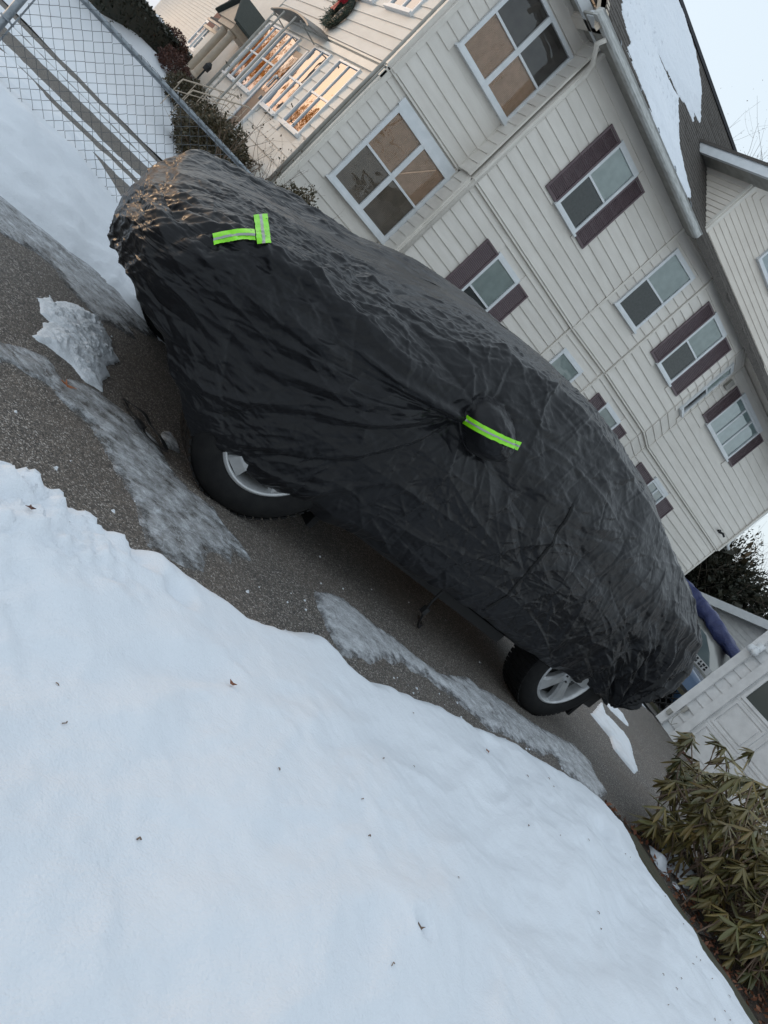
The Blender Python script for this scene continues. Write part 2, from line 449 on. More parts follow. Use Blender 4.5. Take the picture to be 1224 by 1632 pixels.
# ---------------------------------------------------------------- ground, driveways, snow, ice
def sheet(name, x0, x1, y0, y1, z, mat, nx=1, ny=1):
    xs = np.linspace(x0, x1, nx + 1); ys = np.linspace(y0, y1, ny + 1)
    X, Y = np.meshgrid(xs, ys)
    v = np.stack([X.ravel(), Y.ravel(), np.full(X.size, z)], 1)
    i = np.arange(nx * ny); r = i // nx; c = i % nx; a = r * (nx + 1) + c
    return tag(obj(name, v, np.stack([a, a + 1, a + nx + 2, a + nx + 1], 1), mat), kind='structure')

sheet('ground', -500, 700, -500, 700, -0.04, snow_m, 6, 6)
sheet('driveway', -14, 11.12, 1.2, 5.2, 0.0, asphalt_m)
sheet('neighbour_driveway', -14, 22, 5.9, 12.6, 0.0, asphalt2_m)
sheet('back_yard_paving', 11.3, 26, -2, 5.85, -0.004, asphalt2_m)

def field(name, x0, x1, y0, y1, step, zf, mat, keep, kind='structure', label=None, cat=None):
    """height field z=zf(x,y) kept where keep(x,y) is true"""
    nx = int((x1 - x0) / step); ny = int((y1 - y0) / step)
    xs = np.linspace(x0, x1, nx + 1); ys = np.linspace(y0, y1, ny + 1)
    X, Y = np.meshgrid(xs, ys)
    K = keep(X, Y); Z = zf(X, Y)
    for _ in range(2):
        K2 = K.copy(); K2[1:] |= K[:-1]; K2[:-1] |= K[1:]; K2[:, 1:] |= K[:, :-1]; K2[:, :-1] |= K[:, 1:]; K = K2
    c = K[:-1, :-1] & K[1:, :-1] & K[:-1, 1:] & K[1:, 1:]
    r, q = np.nonzero(c); a = r * (nx + 1) + q
    F = np.stack([a, a + 1, a + nx + 2, a + nx + 1], 1)
    used = np.unique(F); mp = np.full(X.size, -1); mp[used] = np.arange(len(used))
    V = np.stack([X.ravel(), Y.ravel(), Z.ravel()], 1)[used]
    o = obj(name, V, mp[F], mat, smooth=True)
    return tag(o, label, cat, kind=kind)

SNOW_EDGE = [(-3.2, 1.80), (-.6, 1.78), (0.2, 1.80), (0.66, 1.771), (0.695, 1.788), (0.739, 1.792), (0.765, 1.759), (0.811, 1.757), (0.858, 1.754), (0.898, 1.773), (0.905, 1.742), (0.955, 1.734), (1.067, 1.789), (1.101, 1.795), (1.157, 1.782), (1.201, 1.77), (1.272, 1.76), (1.35, 1.767), (1.399, 1.754), (1.482, 1.761), (1.576, 1.786), (1.625, 1.799), (1.712, 1.824), (1.8, 1.883), (1.899, 1.873), (1.992, 1.842), (2.023, 1.794), (2.069, 1.776), (2.222, 1.841), (2.353, 1.852), (2.494, 1.864), (2.662, 1.902), (2.824, 1.916), (2.918, 1.9), (3.123, 1.943), (3.39, 1.967), (3.654, 1.962), (3.896, 1.983), (4.118, 1.971), (4.355, 1.958), (4.477, 1.917), (4.49, 1.827), (4.594, 1.771), (4.576, 1.666), (4.538, 1.522), (4.42, 1.401), (4.506, 1.334), (4.515, 1.232), (4.6, 1.177), (4.616, 1.079), (4.60, 1.017), (4.498, 0.926), (4.506, 0.837), (4.492, 0.764), (4.427, 0.672), (4.45, .2), (4.4, -.8), (4.45, -2.6), (-3.2, -2.6)]
def lawn_z(X, Y):
    s = sdf(X, Y, SNOW_EDGE) + .012 * fbm(X * 9, Y * 9, .3, 3) + .02 * fbm(X * 2.5, Y * 2.5, .9, 2)
    h = .105 + .035 * fbm(X * .55, Y * .8, 2.2, 3)
    z = h * sstep(-.015, .13, s)**.8 + .05 * sstep(.1, 1.2, s)
    z += .030 * sstep(.1, .5, s) * fbm(X * 1.3 + Y * .5, Y * 2.6 - X * 1.0, 5.1, 3)
    # wind ripples and steps near the right-hand edge
    rp = np.sin((X * 5.5 + Y * 1.3) * 1.6 + 1.6 * fbm(X * 1.1, Y * 1.1, 7, 2))
    z += .013 * rp * sstep(1.6, 3.2, X) * sstep(.05, .3, s)
    z += .012 * ridged(X * 2.2, Y * 1.4, 3.3, 3) * sstep(2.2, 3.4, X) * sstep(.03, .2, s)
    z += .006 * ridged(X * 3 + Y * 2, Y * 6 - X * 4, 6.3, 3) * sstep(.1, .5, s) + .0016 * fbm(X * 30, Y * 30, 2, 2)
    # lumps thrown up by the shovel at the left
    lump = sstep(1.15, .72, X) * sstep(1.3, 1.55, Y) * sstep(-.01, .05, s)
    z += lump * (.055 * np.abs(fbm(X * 11, Y * 11, 1.1, 2)) + .028 * np.abs(fbm(X * 24, Y * 24, 3, 2)))
    l2 = sstep(.75, .6, X) * sstep(.85, 1.2, Y)
    z += l2 * .02 * fbm(X * 15, Y * 15, 1.7, 3)
    # small hollows
    for (cx, cy, r, d) in ((1.02, 1.62, .05, .03), (1.13, 1.555, .05, .025), (3.0, 1.72, .07, .02), (3.9, 1.5, .08, .018), (4.1, 1.2, .07, .015), (3.35, .95, .09, .015), (1.58, .678, .028, .022), (4.2, .9, .06, .012)):
        rr = ((X - cx)**2 + (Y - cy)**2) / (r * r)
        z -= d * np.exp(-rr) - .3 * d * np.exp(-((np.sqrt(rr) - 1.4)**2) * 3)
    return np.where(s < -.015, -.03, z)
lawn = field('snow_lawn', -3.2, 4.75, -2.6, 2.05, .0145, lawn_z, snow_m, lambda X, Y: sdf(X, Y, SNOW_EDGE) > -.05)

def bank_z(X, Y):
    s = sdf(X, Y, [(-14, 4.22), (-4, 4.2), (.0, 4.13), (.64, 4.10), (.81, 4.13), (1.19, 4.2), (1.6, 3.98), (2.6, 4.5), (4.6, 4.75), (5.4, 5.2), (4.6, 6.2), (2.3, 6.3), (1.7, 6.1), (1.2, 6.4), (.6, 6.8), (-14, 6.9)]) + .05 * fbm(X * 2.6, Y * 4, .3, 4)
    up = (sstep(0, .75, s) * .27 + sstep(0, .12, s) * .03) * (1 - .33 * sstep(.8, 1.5, X))
    z = up + .022 * sstep(.0, .3, s) * fbm(X * 2.1 - Y, Y * 3.5 + X, 2, 4) + .012 * ridged(X * 1.6, Y * 5, 4, 3) * sstep(0, .2, s)
    lm = np.exp(-((X - 1.22)**2 / .09 + (Y - 4.35)**2 / .05))
    z += lm * .035 * np.abs(fbm(X * 14, Y * 14, 3, 2))
    return np.where(s < -.01, -.03, z)
bank = field('snow_bank', -3.5, 6, 3.85, 7.0, .028, bank_z, snow_m, lambda X, Y: bank_z(X, Y) > -.02)

def nlawn_z(X, Y):
    return .03 + .12 * sstep(12.5, 13.2, Y + .1 * fbm(X, Y * 1, 2, 3)) + .80 * sstep(14.3, 20.5, Y) + .02 * fbm(X * .8, Y * .8, .1, 3) + .05 * sstep(2.2, 4, X) * sstep(12.8, 13.5, Y) - .02
nl = field('neighbour_snow_lawn', -30, 4.6, 12.45, 70, .16, nlawn_z, snow_m, lambda X, Y: Y > 12.4 + 0 * X)

TR = []
def strip(name, ya, yb, seed, amp=.12, x0=-3.5, x1=4.3, hgt=.035, mat=None):
    def z(X, Y):
        s = np.minimum(Y - ya, yb - Y) + amp * 1.8 * fbm(X * .8, Y * 1.2, seed, 4) + .04 * fbm(X * 6, Y * 16, seed, 3)
        return np.where(s < 0, -.02, hgt * sstep(0, .12, s) + .008 * fbm(X * 3, Y * 9, seed + 1, 3))
    return field(name, x0, x1, ya - .35, yb + .35, .035, z, mat or snow_old_m, lambda X, Y: z(X, Y) > -.015)
for k, (ya, yb) in enumerate(((11.0, 11.55), (10.3, 10.65), (8.68, 8.92), (7.8, 8.18))):
    strip('snow_strip', ya, yb, 3.1 * k + 1, .05 if yb - ya > .4 else .03)

ICE = {
 'long_ice_sheet': ([(0.2, 2.70), (0.685, 2.626), (0.779, 2.713), (0.868, 2.768), (0.923, 2.669), (0.98, 2.737), (1.073, 2.784), (1.115, 2.776), (1.202, 2.765), (1.264, 2.771), (1.319, 2.725), (1.362, 2.699), (1.383, 2.605), (1.41, 2.533), (1.477, 2.474), (1.596, 2.46), (1.633, 2.377), (1.696, 2.325), (1.727, 2.27), (1.739, 2.222), (1.683, 2.205), (1.641, 2.209), (1.597, 2.113), (1.534, 2.133), (1.465, 2.073), (1.433, 1.955), (1.355, 1.925), (1.26, 1.906), (1.188, 1.916), (1.181, 1.979), (1.174, 2.033), (1.171, 2.133), (1.13, 2.204), (1.111, 2.253), (1.071, 2.358), (1.039, 2.426), (1.017, 2.465), (0.943, 2.488), (0.895, 2.519), (0.873, 2.558), (0.8, 2.533), (0.731, 2.532), (0.687, 2.481), (0.2, 2.45)], .012, .012, ice_m),
 'ridged_snow_patch': ([(0.849, 3.267), (0.908, 3.408), (0.917, 3.342), (0.972, 3.463), (1.049, 3.543), (1.11, 3.551), (1.146, 3.574), (1.191, 3.505), (1.227, 3.425), (1.21, 3.327), (1.248, 3.25), (1.205, 3.174), (1.147, 3.084), (1.171, 3.014), (1.113, 2.896), (1.113, 2.814), (1.074, 2.801), (1.031, 2.792), (0.992, 2.833), (0.953, 2.858), (0.886, 2.87), (0.812, 2.859), (0.857, 2.983), (0.866, 3.065), (0.896, 3.118), (0.854, 3.136)], .020, .012, snow_old_m),
 'ice_apron': ([(-3.4, 3.7), (-.5, 3.62), (0.671, 3.699), (0.762, 3.763), (0.859, 3.822), (0.958, 3.813), (0.978, 3.694), (1.051, 3.671), (1.117, 3.634), (1.2, 3.588), (1.3, 3.672), (1.402, 3.695), (1.402, 3.775), (1.36, 3.839), (1.497, 3.895), (1.7, 4.153), (1.5, 4.6), (-3.4, 4.5)], .014, .012, ice_m),
 'kerbside_ice_strip': ([(2.14, 2.299), (2.258, 2.365), (2.388, 2.403), (2.493, 2.381), (2.62, 2.347), (2.752, 2.355), (2.909, 2.308), (3.116, 2.28), (3.537, 2.452), (3.607, 2.413), (3.857, 2.451), (4.14, 2.423), (4.39, 2.421), (4.601, 2.449), (4.943, 2.495), (5.131, 2.401), (5.014, 2.237), (5.024, 2.119), (4.721, 1.988), (4.537, 2.025), (4.335, 2.075), (4.317, 2.204), (4.038, 2.088), (3.882, 2.099), (3.569, 2.071), (3.397, 2.028), (3.293, 2.087), (3.206, 2.093), (3.125, 2.139), (3.009, 2.137), (2.922, 2.171), (2.768, 2.139), (2.713, 2.171), (2.589, 2.092), (2.527, 2.108), (2.366, 1.985), (2.31, 2.0), (2.22, 1.95), (2.152, 1.933), (2.129, 2.007), (2.122, 2.091), (2.121, 2.202)], .02, .018, None),
 'wide_snow_remnant': ([(6.377, 3.314), (6.819, 3.557), (7.353, 3.856), (7.035, 3.552), (7.162, 3.501), (7.291, 3.45), (7.24, 3.282), (6.825, 2.959), (6.656, 2.806), (6.435, 2.712), (6.362, 2.808), (6.307, 2.917), (6.485, 3.105), (6.434, 3.196)], .035, .02, snow_old_m),
 'narrow_snow_remnant': ([(7.55, 4.05), (7.877, 4.12), (8.15, 4.025), (8.007, 3.80), (7.877, 3.78), (7.6, 3.85)], .03, .01, snow_old_m),
 'ice_shard': ([(1.41, 2.822), (1.455, 2.88), (1.485, 2.826), (1.488, 2.741), (1.431, 2.722), (1.388, 2.735)], .02, .002, ice_m),
}
ice2_m = ice_mat((.26, .25, .245), (.46, .47, .49), (.62, .64, .67), (.76, .785, .82), .05, 1.0)
ICE_NOTE = {
 'long_ice_sheet': ('long grey ice sheet along the driveway in front of the near wheel', 'ice'),
 'ridged_snow_patch': ('ridged patch of white crusted snow on asphalt left of the covered car', 'snow'),
 'ice_apron': ('smooth ice apron at the foot of the snow bank by the car nose', 'ice'),
 'kerbside_ice_strip': ('rough white ice strip between the snow lawn and the rear wheel', 'ice'),
 'wide_snow_remnant': ('larger of the two snow streaks beyond the rear wheel', 'snow'),
 'narrow_snow_remnant': ('thin snow streak farthest back on the driveway near the garage', 'snow'),
 'ice_shard': ('small flat ice shard leaning by the front tyre', 'ice'),
}
for k, (nm, (poly, h, rough, mt)) in enumerate(ICE.items()):
    xs = [p[0] for p in poly]; ys = [p[1] for p in poly]
    def zf(X, Y, poly=poly, h=h, k=k, rough=rough):
        s = sdf(X, Y, poly) + .008 * fbm(X * 22, Y * 22, k, 3) + .004
        r = .35 if nm != 'ice_shard' else 0
        z = h * (.45 * sstep(0, .012, s) + .55 * sstep(0, .10, s)) + rough * r * sstep(0, .05, s) * fbm(X * 7, Y * 16, k + .5, 4)
        if nm == 'ridged_snow_patch':
            z += .010 * sstep(0.01, .10, s) * ridged(X * 4 + Y * 3, Y * 5 - X * 3, 3, 3) + .012 * sstep(0.01, .06, s) * np.abs(fbm(X * 40, Y * 40, 3, 3))
        return np.where(s < 0, -.01, np.maximum(z, .002))
    st = .007 if nm in ('ice_shard', 'ridged_snow_patch') else .012
    o = field(nm, max(min(xs), -3.4) - .05, max(xs) + .05, min(ys) - .05, max(ys) + .05, st if max(xs) - min(xs) < 4 else .018, zf, mt or ice2_m,
              lambda X, Y, zf=zf: zf(X, Y) > -.005)
    vx = np.array([tuple(v.co) for v in o.data.vertices])
    at_ = o.data.attributes.new('thick', 'FLOAT', 'POINT')
    at_.data.foreach_set('value', (np.clip(sdf(vx[:, 0], vx[:, 1], poly), 0, 1) + (1 if nm == 'ice_shard' else 0)).astype(np.float32))
    lb, ct = ICE_NOTE[nm]
    tag(o, lb, ct, kind='structure')

# timber edging between the lawn and the shrub bed
edg = thing('timber_edging', 'dark weathered timber edging between the snow lawn and the shrub bed', 'edging', (4.8, 1.0, 0))
yy = 2.02
k = 0
while yy > -2.4:
    ln = rnd.uniform(1.0, 1.3)
    for lay in range(2):
        x0 = 4.56 + .05 * lay + rnd.uniform(-.01, .01)
        y1 = yy - (.3 if lay else 0)
        n = 9; vs = []; fs = []
        for i in range(n + 1):
            y = y1 - ln * i / n * .985
            jx = .012 * math.sin(y * 9 + lay) + rnd.uniform(-.004, .004); jz = .006 * math.sin(y * 7 + 2 * lay)
            z0 = -.12 + .085 * lay; z1 = z0 + .083
            x1 = x0 + (.30 if lay == 0 else .2)
            for (x, z) in ((x0 + jx, z0), (x1 + jx, z0), (x1 + jx, z1 - .015 + jz), (x1 - .02 + jx, z1 + jz), (x0 + .02 + jx, z1 + jz), (x0 + jx, z1 - .015 + jz)):
                vs.append((x, y, z))
        for i in range(n):
            for j in range(6):
                fs.append((i * 6 + j, i * 6 + (j + 1) % 6, (i + 1) * 6 + (j + 1) % 6, (i + 1) * 6 + j))
        fs.append(tuple(range(6))[::-1]); fs.append(tuple(range(n * 6, n * 6 + 6)))
        obj('timber', vs, fs, wood_m, edg)
    yy -= ln
    k += 1

# shrub bed: soil and leaf litter, snow patches
soil_m = M_('leaf_litter_soil', (.03, .022, .016), .95, (.06, .038, .026), 22, 1.0, 45, bdist=.03)
def bed_z(X, Y):
    s = np.minimum(np.minimum(X - 4.5, 2.12 - Y), 11.0 - X)
    return -.05 + .05 * sstep(0, .3, s) + .03 * fbm(X * 3, Y * 3, 6, 4) + .012 * fbm(X * 14, Y * 14, 2, 3) + .35 * sstep(.5, 4, X - 5) * sstep(1.8, -1, Y)
field('shrub_bed', 4.45, 11.0, -2.6, 2.15, .03, bed_z, soil_m, lambda X, Y: X > 0)
def bed_snow(X, Y):
    n = fbm(X * 1.5, Y * 1.5, 4.4, 4) + .35 * sstep(6.6, 7.5, X) - .48 + .45 * sstep(.95, .55, Y) + .25 * sstep(7.2, 8.5, X)
    return bed_z(X, Y) + np.where(n < .12, -.05, .05 * sstep(.12, .4, n) + .012)
field('snow_patch', 4.8, 11, -2.5, 2.0, .03, bed_snow, snow_m, lambda X, Y: bed_snow(X, Y) > bed_z(X, Y) - .01)

# ---------------------------------------------------------------- chain-link fence along the drive
YF = 4.98
def rail_z(x): return .897 + .022 * (x - .485)
fence = thing('chain_link_fence', 'grey chain link fence with top rail rising from the snow bank', 'fence', (.3, YF, 0))
mb = MB(); mb.tube([(x, YF, rail_z(x)) for x in np.linspace(.27, 5.52, 24)], .0165, 10); mb.build('top_rail', steel_m, fence, True)
for x in (.29, 2.9, 5.5):
    r = .021 if x < 1 or x > 5 else .018
    mb = MB(); mb.tube([(x, YF + .02, -.1), (x, YF + .02, rail_z(x) + .03)], r, 12)
    mb.tube([(x, YF + .02, rail_z(x) + .03), (x, YF + .02, rail_z(x) + .05), (x, YF + .02, rail_z(x) + .065)], [r * 1.2, r * 1.1, r * .3], 12)
    mb.build('post', steel_m, fence, True)
mb = MB(); mb.box(.325, .333, YF - .012, YF + .006, .05, rail_z(.33) + .005); mb.build('tension_bar', steel_m, fence)
for z in (.25, .55, .82):
    mb = MB(); mb.tube([(.29 + .027 * math.cos(a), YF + .02 + .03 * math.sin(a), z) for a in np.linspace(-2.8, 2.8, 10)] + [(.335, YF - .01, z)], .005, 5); mb.build('tie_band', steel_m, fence)
# zig-zag mesh wires, joined: thousands of small diamonds
CELL = .0685
vs = []; fs = []
def seg(a, b, r=.0016):
    a = Vector(a); b = Vector(b); t = (b - a).normalized(); u = t.cross(Vector((0, 1, 0))).normalized(); w = Vector((0, 1, 0))
    n = len(vs)
    for p in (a, b):
        for k in range(3):
            an = 2 * math.pi * k / 3
            vs.append(tuple(p + (u * math.cos(an) + w * math.sin(an)) * r))
    for k in range(3): fs.append((n + k, n + (k + 1) % 3, n + 3 + (k + 1) % 3, n + 3 + k))
xw = .336
i = 0
while xw < 5.5:
    z = .16 if xw < 2.4 else .3
    zt = rail_z(xw) + .02
    sgn = 1 if i % 2 else -1
    px = xw - sgn * CELL / 4
    prev = (px + rnd.uniform(-.002, .002), YF - .012, z)
    k = 0
    base = round(z / (CELL / 2)) * (CELL / 2)
    z = base
    while z < zt:
        z += CELL / 2
        k += 1
        s2 = sgn * (1 if k % 2 else -1)
        # each bend is a short flat knuckle
        q = (xw + s2 * CELL / 4 * .97 + rnd.uniform(-.0018, .0018), YF - .014 + .004 * s2, min(z, zt) + rnd.uniform(-.0018, .0018))
        seg(prev, q); prev = q
    xw += CELL / 2
    i += 1
obj('chain_mesh', vs, fs, wire_m, fence, kind='stuff')
mb = MB()
for x in np.arange(.5, 3.2, .31):
    mb.tube([(x + .012 * math.cos(a), YF + .0 + .022 * math.sin(a), rail_z(x) - .004 + .021 * math.cos(a) * 1.0) for a in np.linspace(-2.6, 2.9, 12)], .0016, 4)
mb.build('wire_tie', steel_m, fence, kind='stuff')
# ---------------------------------------------------------------- the long clapboard house
def wmap(P, Q):
    P = Vector((P[0], P[1], 0)); d = (Vector((Q[0], Q[1], 0)) - P); L = d.length; d.normalize()
    n = Vector((d.y, -d.x, 0))
    def M(s, o, z): v = P + d * s + n * o; return (v.x, v.y, z)
    M.P, M.d, M.n, M.L = P, d, n, L
    return M

# unit clapboard: length 1 along x, height 1, outward is -y
bv = [(0, 0, 0), (1, 0, 0), (1, 0, 1), (0, 0, 1), (0, -.024, 0), (1, -.024, 0), (1, -.024, .04), (0, -.024, .04), (1, -.006, 1), (0, -.006, 1)]
bf = [(0, 1, 2, 3)[::-1], (4, 5, 6, 7), (7, 6, 8, 9), (0, 4, 5, 1)[::-1][::-1], (0, 3, 9, 7, 4), (1, 5, 6, 8, 2), (3, 2, 8, 9)]
BOARD = raw_mesh('siding_board', bv, bf, siding_m)
BOARD2 = raw_mesh('siding_board_narrow', bv, bf, siding_far_m)
NB = [0]
def boards(parent, M, s0, s1, z0, z1, step, holes=(), mesh=None, mat=None, top=None, join=False, leftfn=None, lip=1.0):
    """lap siding; each board its own part until the limit, then joined"""
    mesh = mesh or BOARD
    jm = MB()
    z = z0
    ang = math.atan2(M.d.y, M.d.x)
    while z < z1 - .01:
        h = min(step, z1 - z)
        a0 = leftfn(z + h) if leftfn else s0
        spans = [(a0, s1)]
        for (ha, hb, za, zb) in holes:
            if zb > z + .02 and za < z + h - .02:
                ns = []
                for (a, b) in spans:
                    if hb <= a or ha >= b: ns.append((a, b)); continue
                    if ha > a: ns.append((a, ha))
                    if hb < b: ns.append((hb, b))
                spans = ns
        for (a, b) in spans:
            if b - a < .02: continue
            if not join and NB[0] < 296:
                NB[0] += 1
                m4 = Matrix.Translation(Vector(M(a, .002, z))) @ Matrix.Rotation(ang, 4, 'Z') @ Matrix.Diagonal((b - a, lip, h, 1))
                inst('siding_board', mesh, m4, parent)
            else:
                c = []
                for (x, y, zz) in bv: c.append(M(a + x * (b - a), .002 - y * lip, z + zz * h))
                jm.add(c, bf)
        z += step
    if jm.v: jm.build('siding', siding_m if mesh is BOARD else siding_far_m, parent, kind='stuff')

def trim(parent, M, s0, s1, o0, o1, z0, z1, mat=None, name='trim_board'):
    return MB().mbox(M, s0, s1, o0, o1, z0, z1).build(name, mat or trim_m, parent)

def frame_boxes(M, s0, s1, z0, z1, w, o0, o1):
    m = MB()
    m.mbox(M, s0, s0 + w, o0, o1, z0, z1); m.mbox(M, s1 - w, s1, o0, o1, z0, z1)
    m.mbox(M, s0 + w, s1 - w, o0, o1, z0, z0 + w); m.mbox(M, s0 + w, s1 - w, o0, o1, z1 - w, z1)
    return m

def window(parent, M, s0, s1, z0, z1, cols=1, rows=2, zmid=None, w=.045, case_mat=None, blinds=('blind', 'blind'), glass=None, sill=True, deep=.055, mid_w=.05, colpos=None):
    """casing, sashes, panes; blinds: backing of lower and upper sash"""
    cm = case_mat or white_m; gm = glass or glass_m
    win = frame_boxes(M, s0, s1, z0, z1, w, .0, deep).build('window', cm, parent)
    if sill: MB().mbox(M, s0 - .03, s1 + .03, .0, deep + .035, z0 - .045, z0 - .002).build('sill', cm, win)
    a0, a1, b0, b1 = s0 + w, s1 - w, z0 + w, z1 - w
    cw = (a1 - a0) / cols
    zm = zmid if zmid else (b0 + b1) / 2
    if rows == 1: zs = [(b0, b1)]
    else: zs = [(b0, zm), (zm, b1)]
    for c in range(1, cols):
        MB().mbox(M, a0 + c * cw - mid_w / 2, a0 + c * cw + mid_w / 2, .004, deep - .006, b0, b1).build('mullion', cm, win)
    if rows == 2:
        r = MB()
        for c in range(cols):
            l = a0 + c * cw + (mid_w / 2 if c else 0); q = a0 + (c + 1) * cw - (mid_w / 2 if c < cols - 1 else 0)
            r.mbox(M, l, q, .008, deep - .014, zm - .018, zm + .018)
        r.build('meeting_rail', cm, win)
    for c in range(cols):
        for ri, (za, zb) in enumerate(zs):
            l = a0 + c * cw + (mid_w / 2 if c else 0); q = a0 + (c + 1) * cw - (mid_w / 2 if c < cols - 1 else 0)
            og = .026 if ri == 0 else .030
            MB().add([M(l, og, za), M(q, og, za), M(q, og, zb), M(l, og, zb)], [(0, 1, 2, 3)]).build('pane', gm, win)
            k = blinds[ri] if len(blinds) > ri else blinds[0]
            bm = {'blind': blind_m, 'pale': blindlight_m, 'screen': screen_m, 'dark': dark_m, 'dim': blinddim_m, 'dusk': dusk_m}[k]
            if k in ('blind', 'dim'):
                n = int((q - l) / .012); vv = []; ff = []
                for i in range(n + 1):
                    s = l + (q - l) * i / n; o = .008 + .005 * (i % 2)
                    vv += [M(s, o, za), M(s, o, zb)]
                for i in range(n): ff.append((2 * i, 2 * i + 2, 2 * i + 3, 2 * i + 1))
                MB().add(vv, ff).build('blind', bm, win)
            elif k == 'pale':
                MB().add([M(l, .008, za), M(q, .008, za), M(q, .014, zb), M(l, .014, zb)], [(0, 1, 2, 3)]).build('shade', bm, win)
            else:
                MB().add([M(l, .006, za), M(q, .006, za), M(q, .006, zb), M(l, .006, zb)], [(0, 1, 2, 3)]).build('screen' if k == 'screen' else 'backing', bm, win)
    return win

def shutter(parent, M, s0, s1, z0, z1):
    o = frame_boxes(M, s0, s1, z0, z1, .035, .024, .052).build('shutter', shutter_m, parent)
    m = MB(); z = z0 + .037
    while z < z1 - .05:
        m.hexa([M(s0 + .035, .046, z), M(s1 - .035, .046, z), M(s1 - .035, .026, z), M(s0 + .035, .026, z),
                M(s0 + .035, .034, z + .024), M(s1 - .035, .034, z + .024), M(s1 - .035, .024, z + .026), M(s0 + .035, .024, z + .026)])
        z += .03
    m.build('louvre', shutter_m, o, kind='stuff')
    return o

house = thing('clapboard_house', 'long beige clapboard house with plum shutters standing behind the fence', 'house', (4.4, 11.95, 0))
AY, BY, DY, EY, EX = 11.95, 11.45, 11.2, 11.75, 19.65
foot = [(4.4, AY), (6.3, AY), (6.3, BY), (9.95, BY), (11.15, DY), (13.25, DY), (14.38, EY), (EX, EY), (EX, 18.6), (4.4, 18.6)]
MB().prism(foot, -.3, 6.0).build('wall', siding_m, house)
MB().prism([(x + (-.02 if x < 5 else 0), y - .02) if y < 12 else (x, y) for x, y in foot], -.3, .42).build('foundation', concrete_m, house)
W = {'F': wmap((4.4, 18.6), (4.4, AY)), 'A': wmap((4.4, AY), (6.3, AY)), 'r1': wmap((6.3, AY), (6.3, BY)), 'B': wmap((6.3, BY), (9.95, BY)), 'C': wmap((9.95, BY), (11.15, DY)),
     'D': wmap((11.15, DY), (13.25, DY)), 'G': wmap((13.25, DY), (14.38, EY)), 'E': wmap((14.38, EY), (EX, EY))}
ST = .197
OV = 3.34      # jetty line between the storeys
HO = {
 'A': [(.43, 1.93, 1.64, 3.2), (.4, 1.9, 4.2, 5.66)],
 'B': [(1.33, 2.08, 4.18, 5.58), (1.33, 2.08, 1.95, 3.02)],
 'C': [(.20, .97, 4.18, 5.66), (.22, .92, 2.56, 3.0)],
 'D': [(.72, 1.48, 4.23, 5.68), (.70, 1.42, 2.4, 3.04)],
 'G': [(.30, .92, 4.24, 5.66)],
 'E': [(.70, 2.30, 4.66, 5.68), (1.07, 1.95, 2.5, 3.04)],
 'r1': [],
 'F': [(5.0, 5.95, 1.72, 3.12), (3.55, 4.5, 1.72, 3.12), (1.55, 2.6, 1.72, 3.12), (.3, 1.3, 1.72, 3.12), (2.75, 3.45, .3, 2.95), (4.9, 5.95, 4.12, 5.6), (3.3, 4.3, 4.12, 5.6)],
}
for key in ('A', 'B', 'C', 'D', 'E', 'F', 'r1', 'G'):
    M = W[key]; L = M.L
    s0 = .0 if key in ('B', 'C', 'D', 'G', 'E') else 0.05
    s1 = L - (.05 if key in ('F',) else .0)
    boards(house, M, s0 + .03, s1 - .03, .42, OV - .02, ST, HO[key], lip=1.0)
    # the upper storey steps out a little over the lower one
    if key not in ('r1',):
        MB().mbox(M, 0, L, .001, .045, OV - .01, 6.0).build('upper_wall', siding_m, house)
    M2 = wmap(M(0, .045, 0)[:2], M(L, .045, 0)[:2])
    boards(house, M2, s0 + .02, s1 - .02, OV, 5.98, ST, HO[key])
    W[key + '2'] = M2
# corner and seam trims
for key, sides in (('A', (0, 1)), ('B', (0,)), ('C', (0,)), ('D', (0,)), ('E', (1,)), ('F', (0, 1)), ('G', (1,))):
    for sd in sides:
        for (kk, z0, z1) in ((key, .42, OV - .02), (key + '2', OV - .015, 5.99)):
            M = W[kk]; L = M.L
            wd = .075 if key in ('A', 'F', 'E') else .045
            a = 0 if sd == 0 else L - wd
            trim(house, M, a, a + wd, .0, .034, z0, z1)
# return strip at the first step: corner boards either side
for (kk, z0, z1) in (('r1', .42, OV - .02), ('r12', OV - .015, 5.99)):
    M = W[kk]
    trim(house, M, .0, .06, .0, .03, z0, z1); trim(house, M, M.L - .07, M.L, .0, .03, z0, z1)
# shadow board under the jetty
for key in ('A', 'B', 'C', 'D', 'G', 'E', 'F'):
    M = W[key]; MB().mbox(M, 0, M.L, .0, .06, OV - .045, OV - .012).build('drip_board', trim_m, house)

A, A2, B, B2, C, C2, D, D2, G2, E, E2, F, F2 = (W[k] for k in ('A', 'A2', 'B', 'B2', 'C', 'C2', 'D', 'D2', 'G2', 'E', 'E2', 'F', 'F2'))
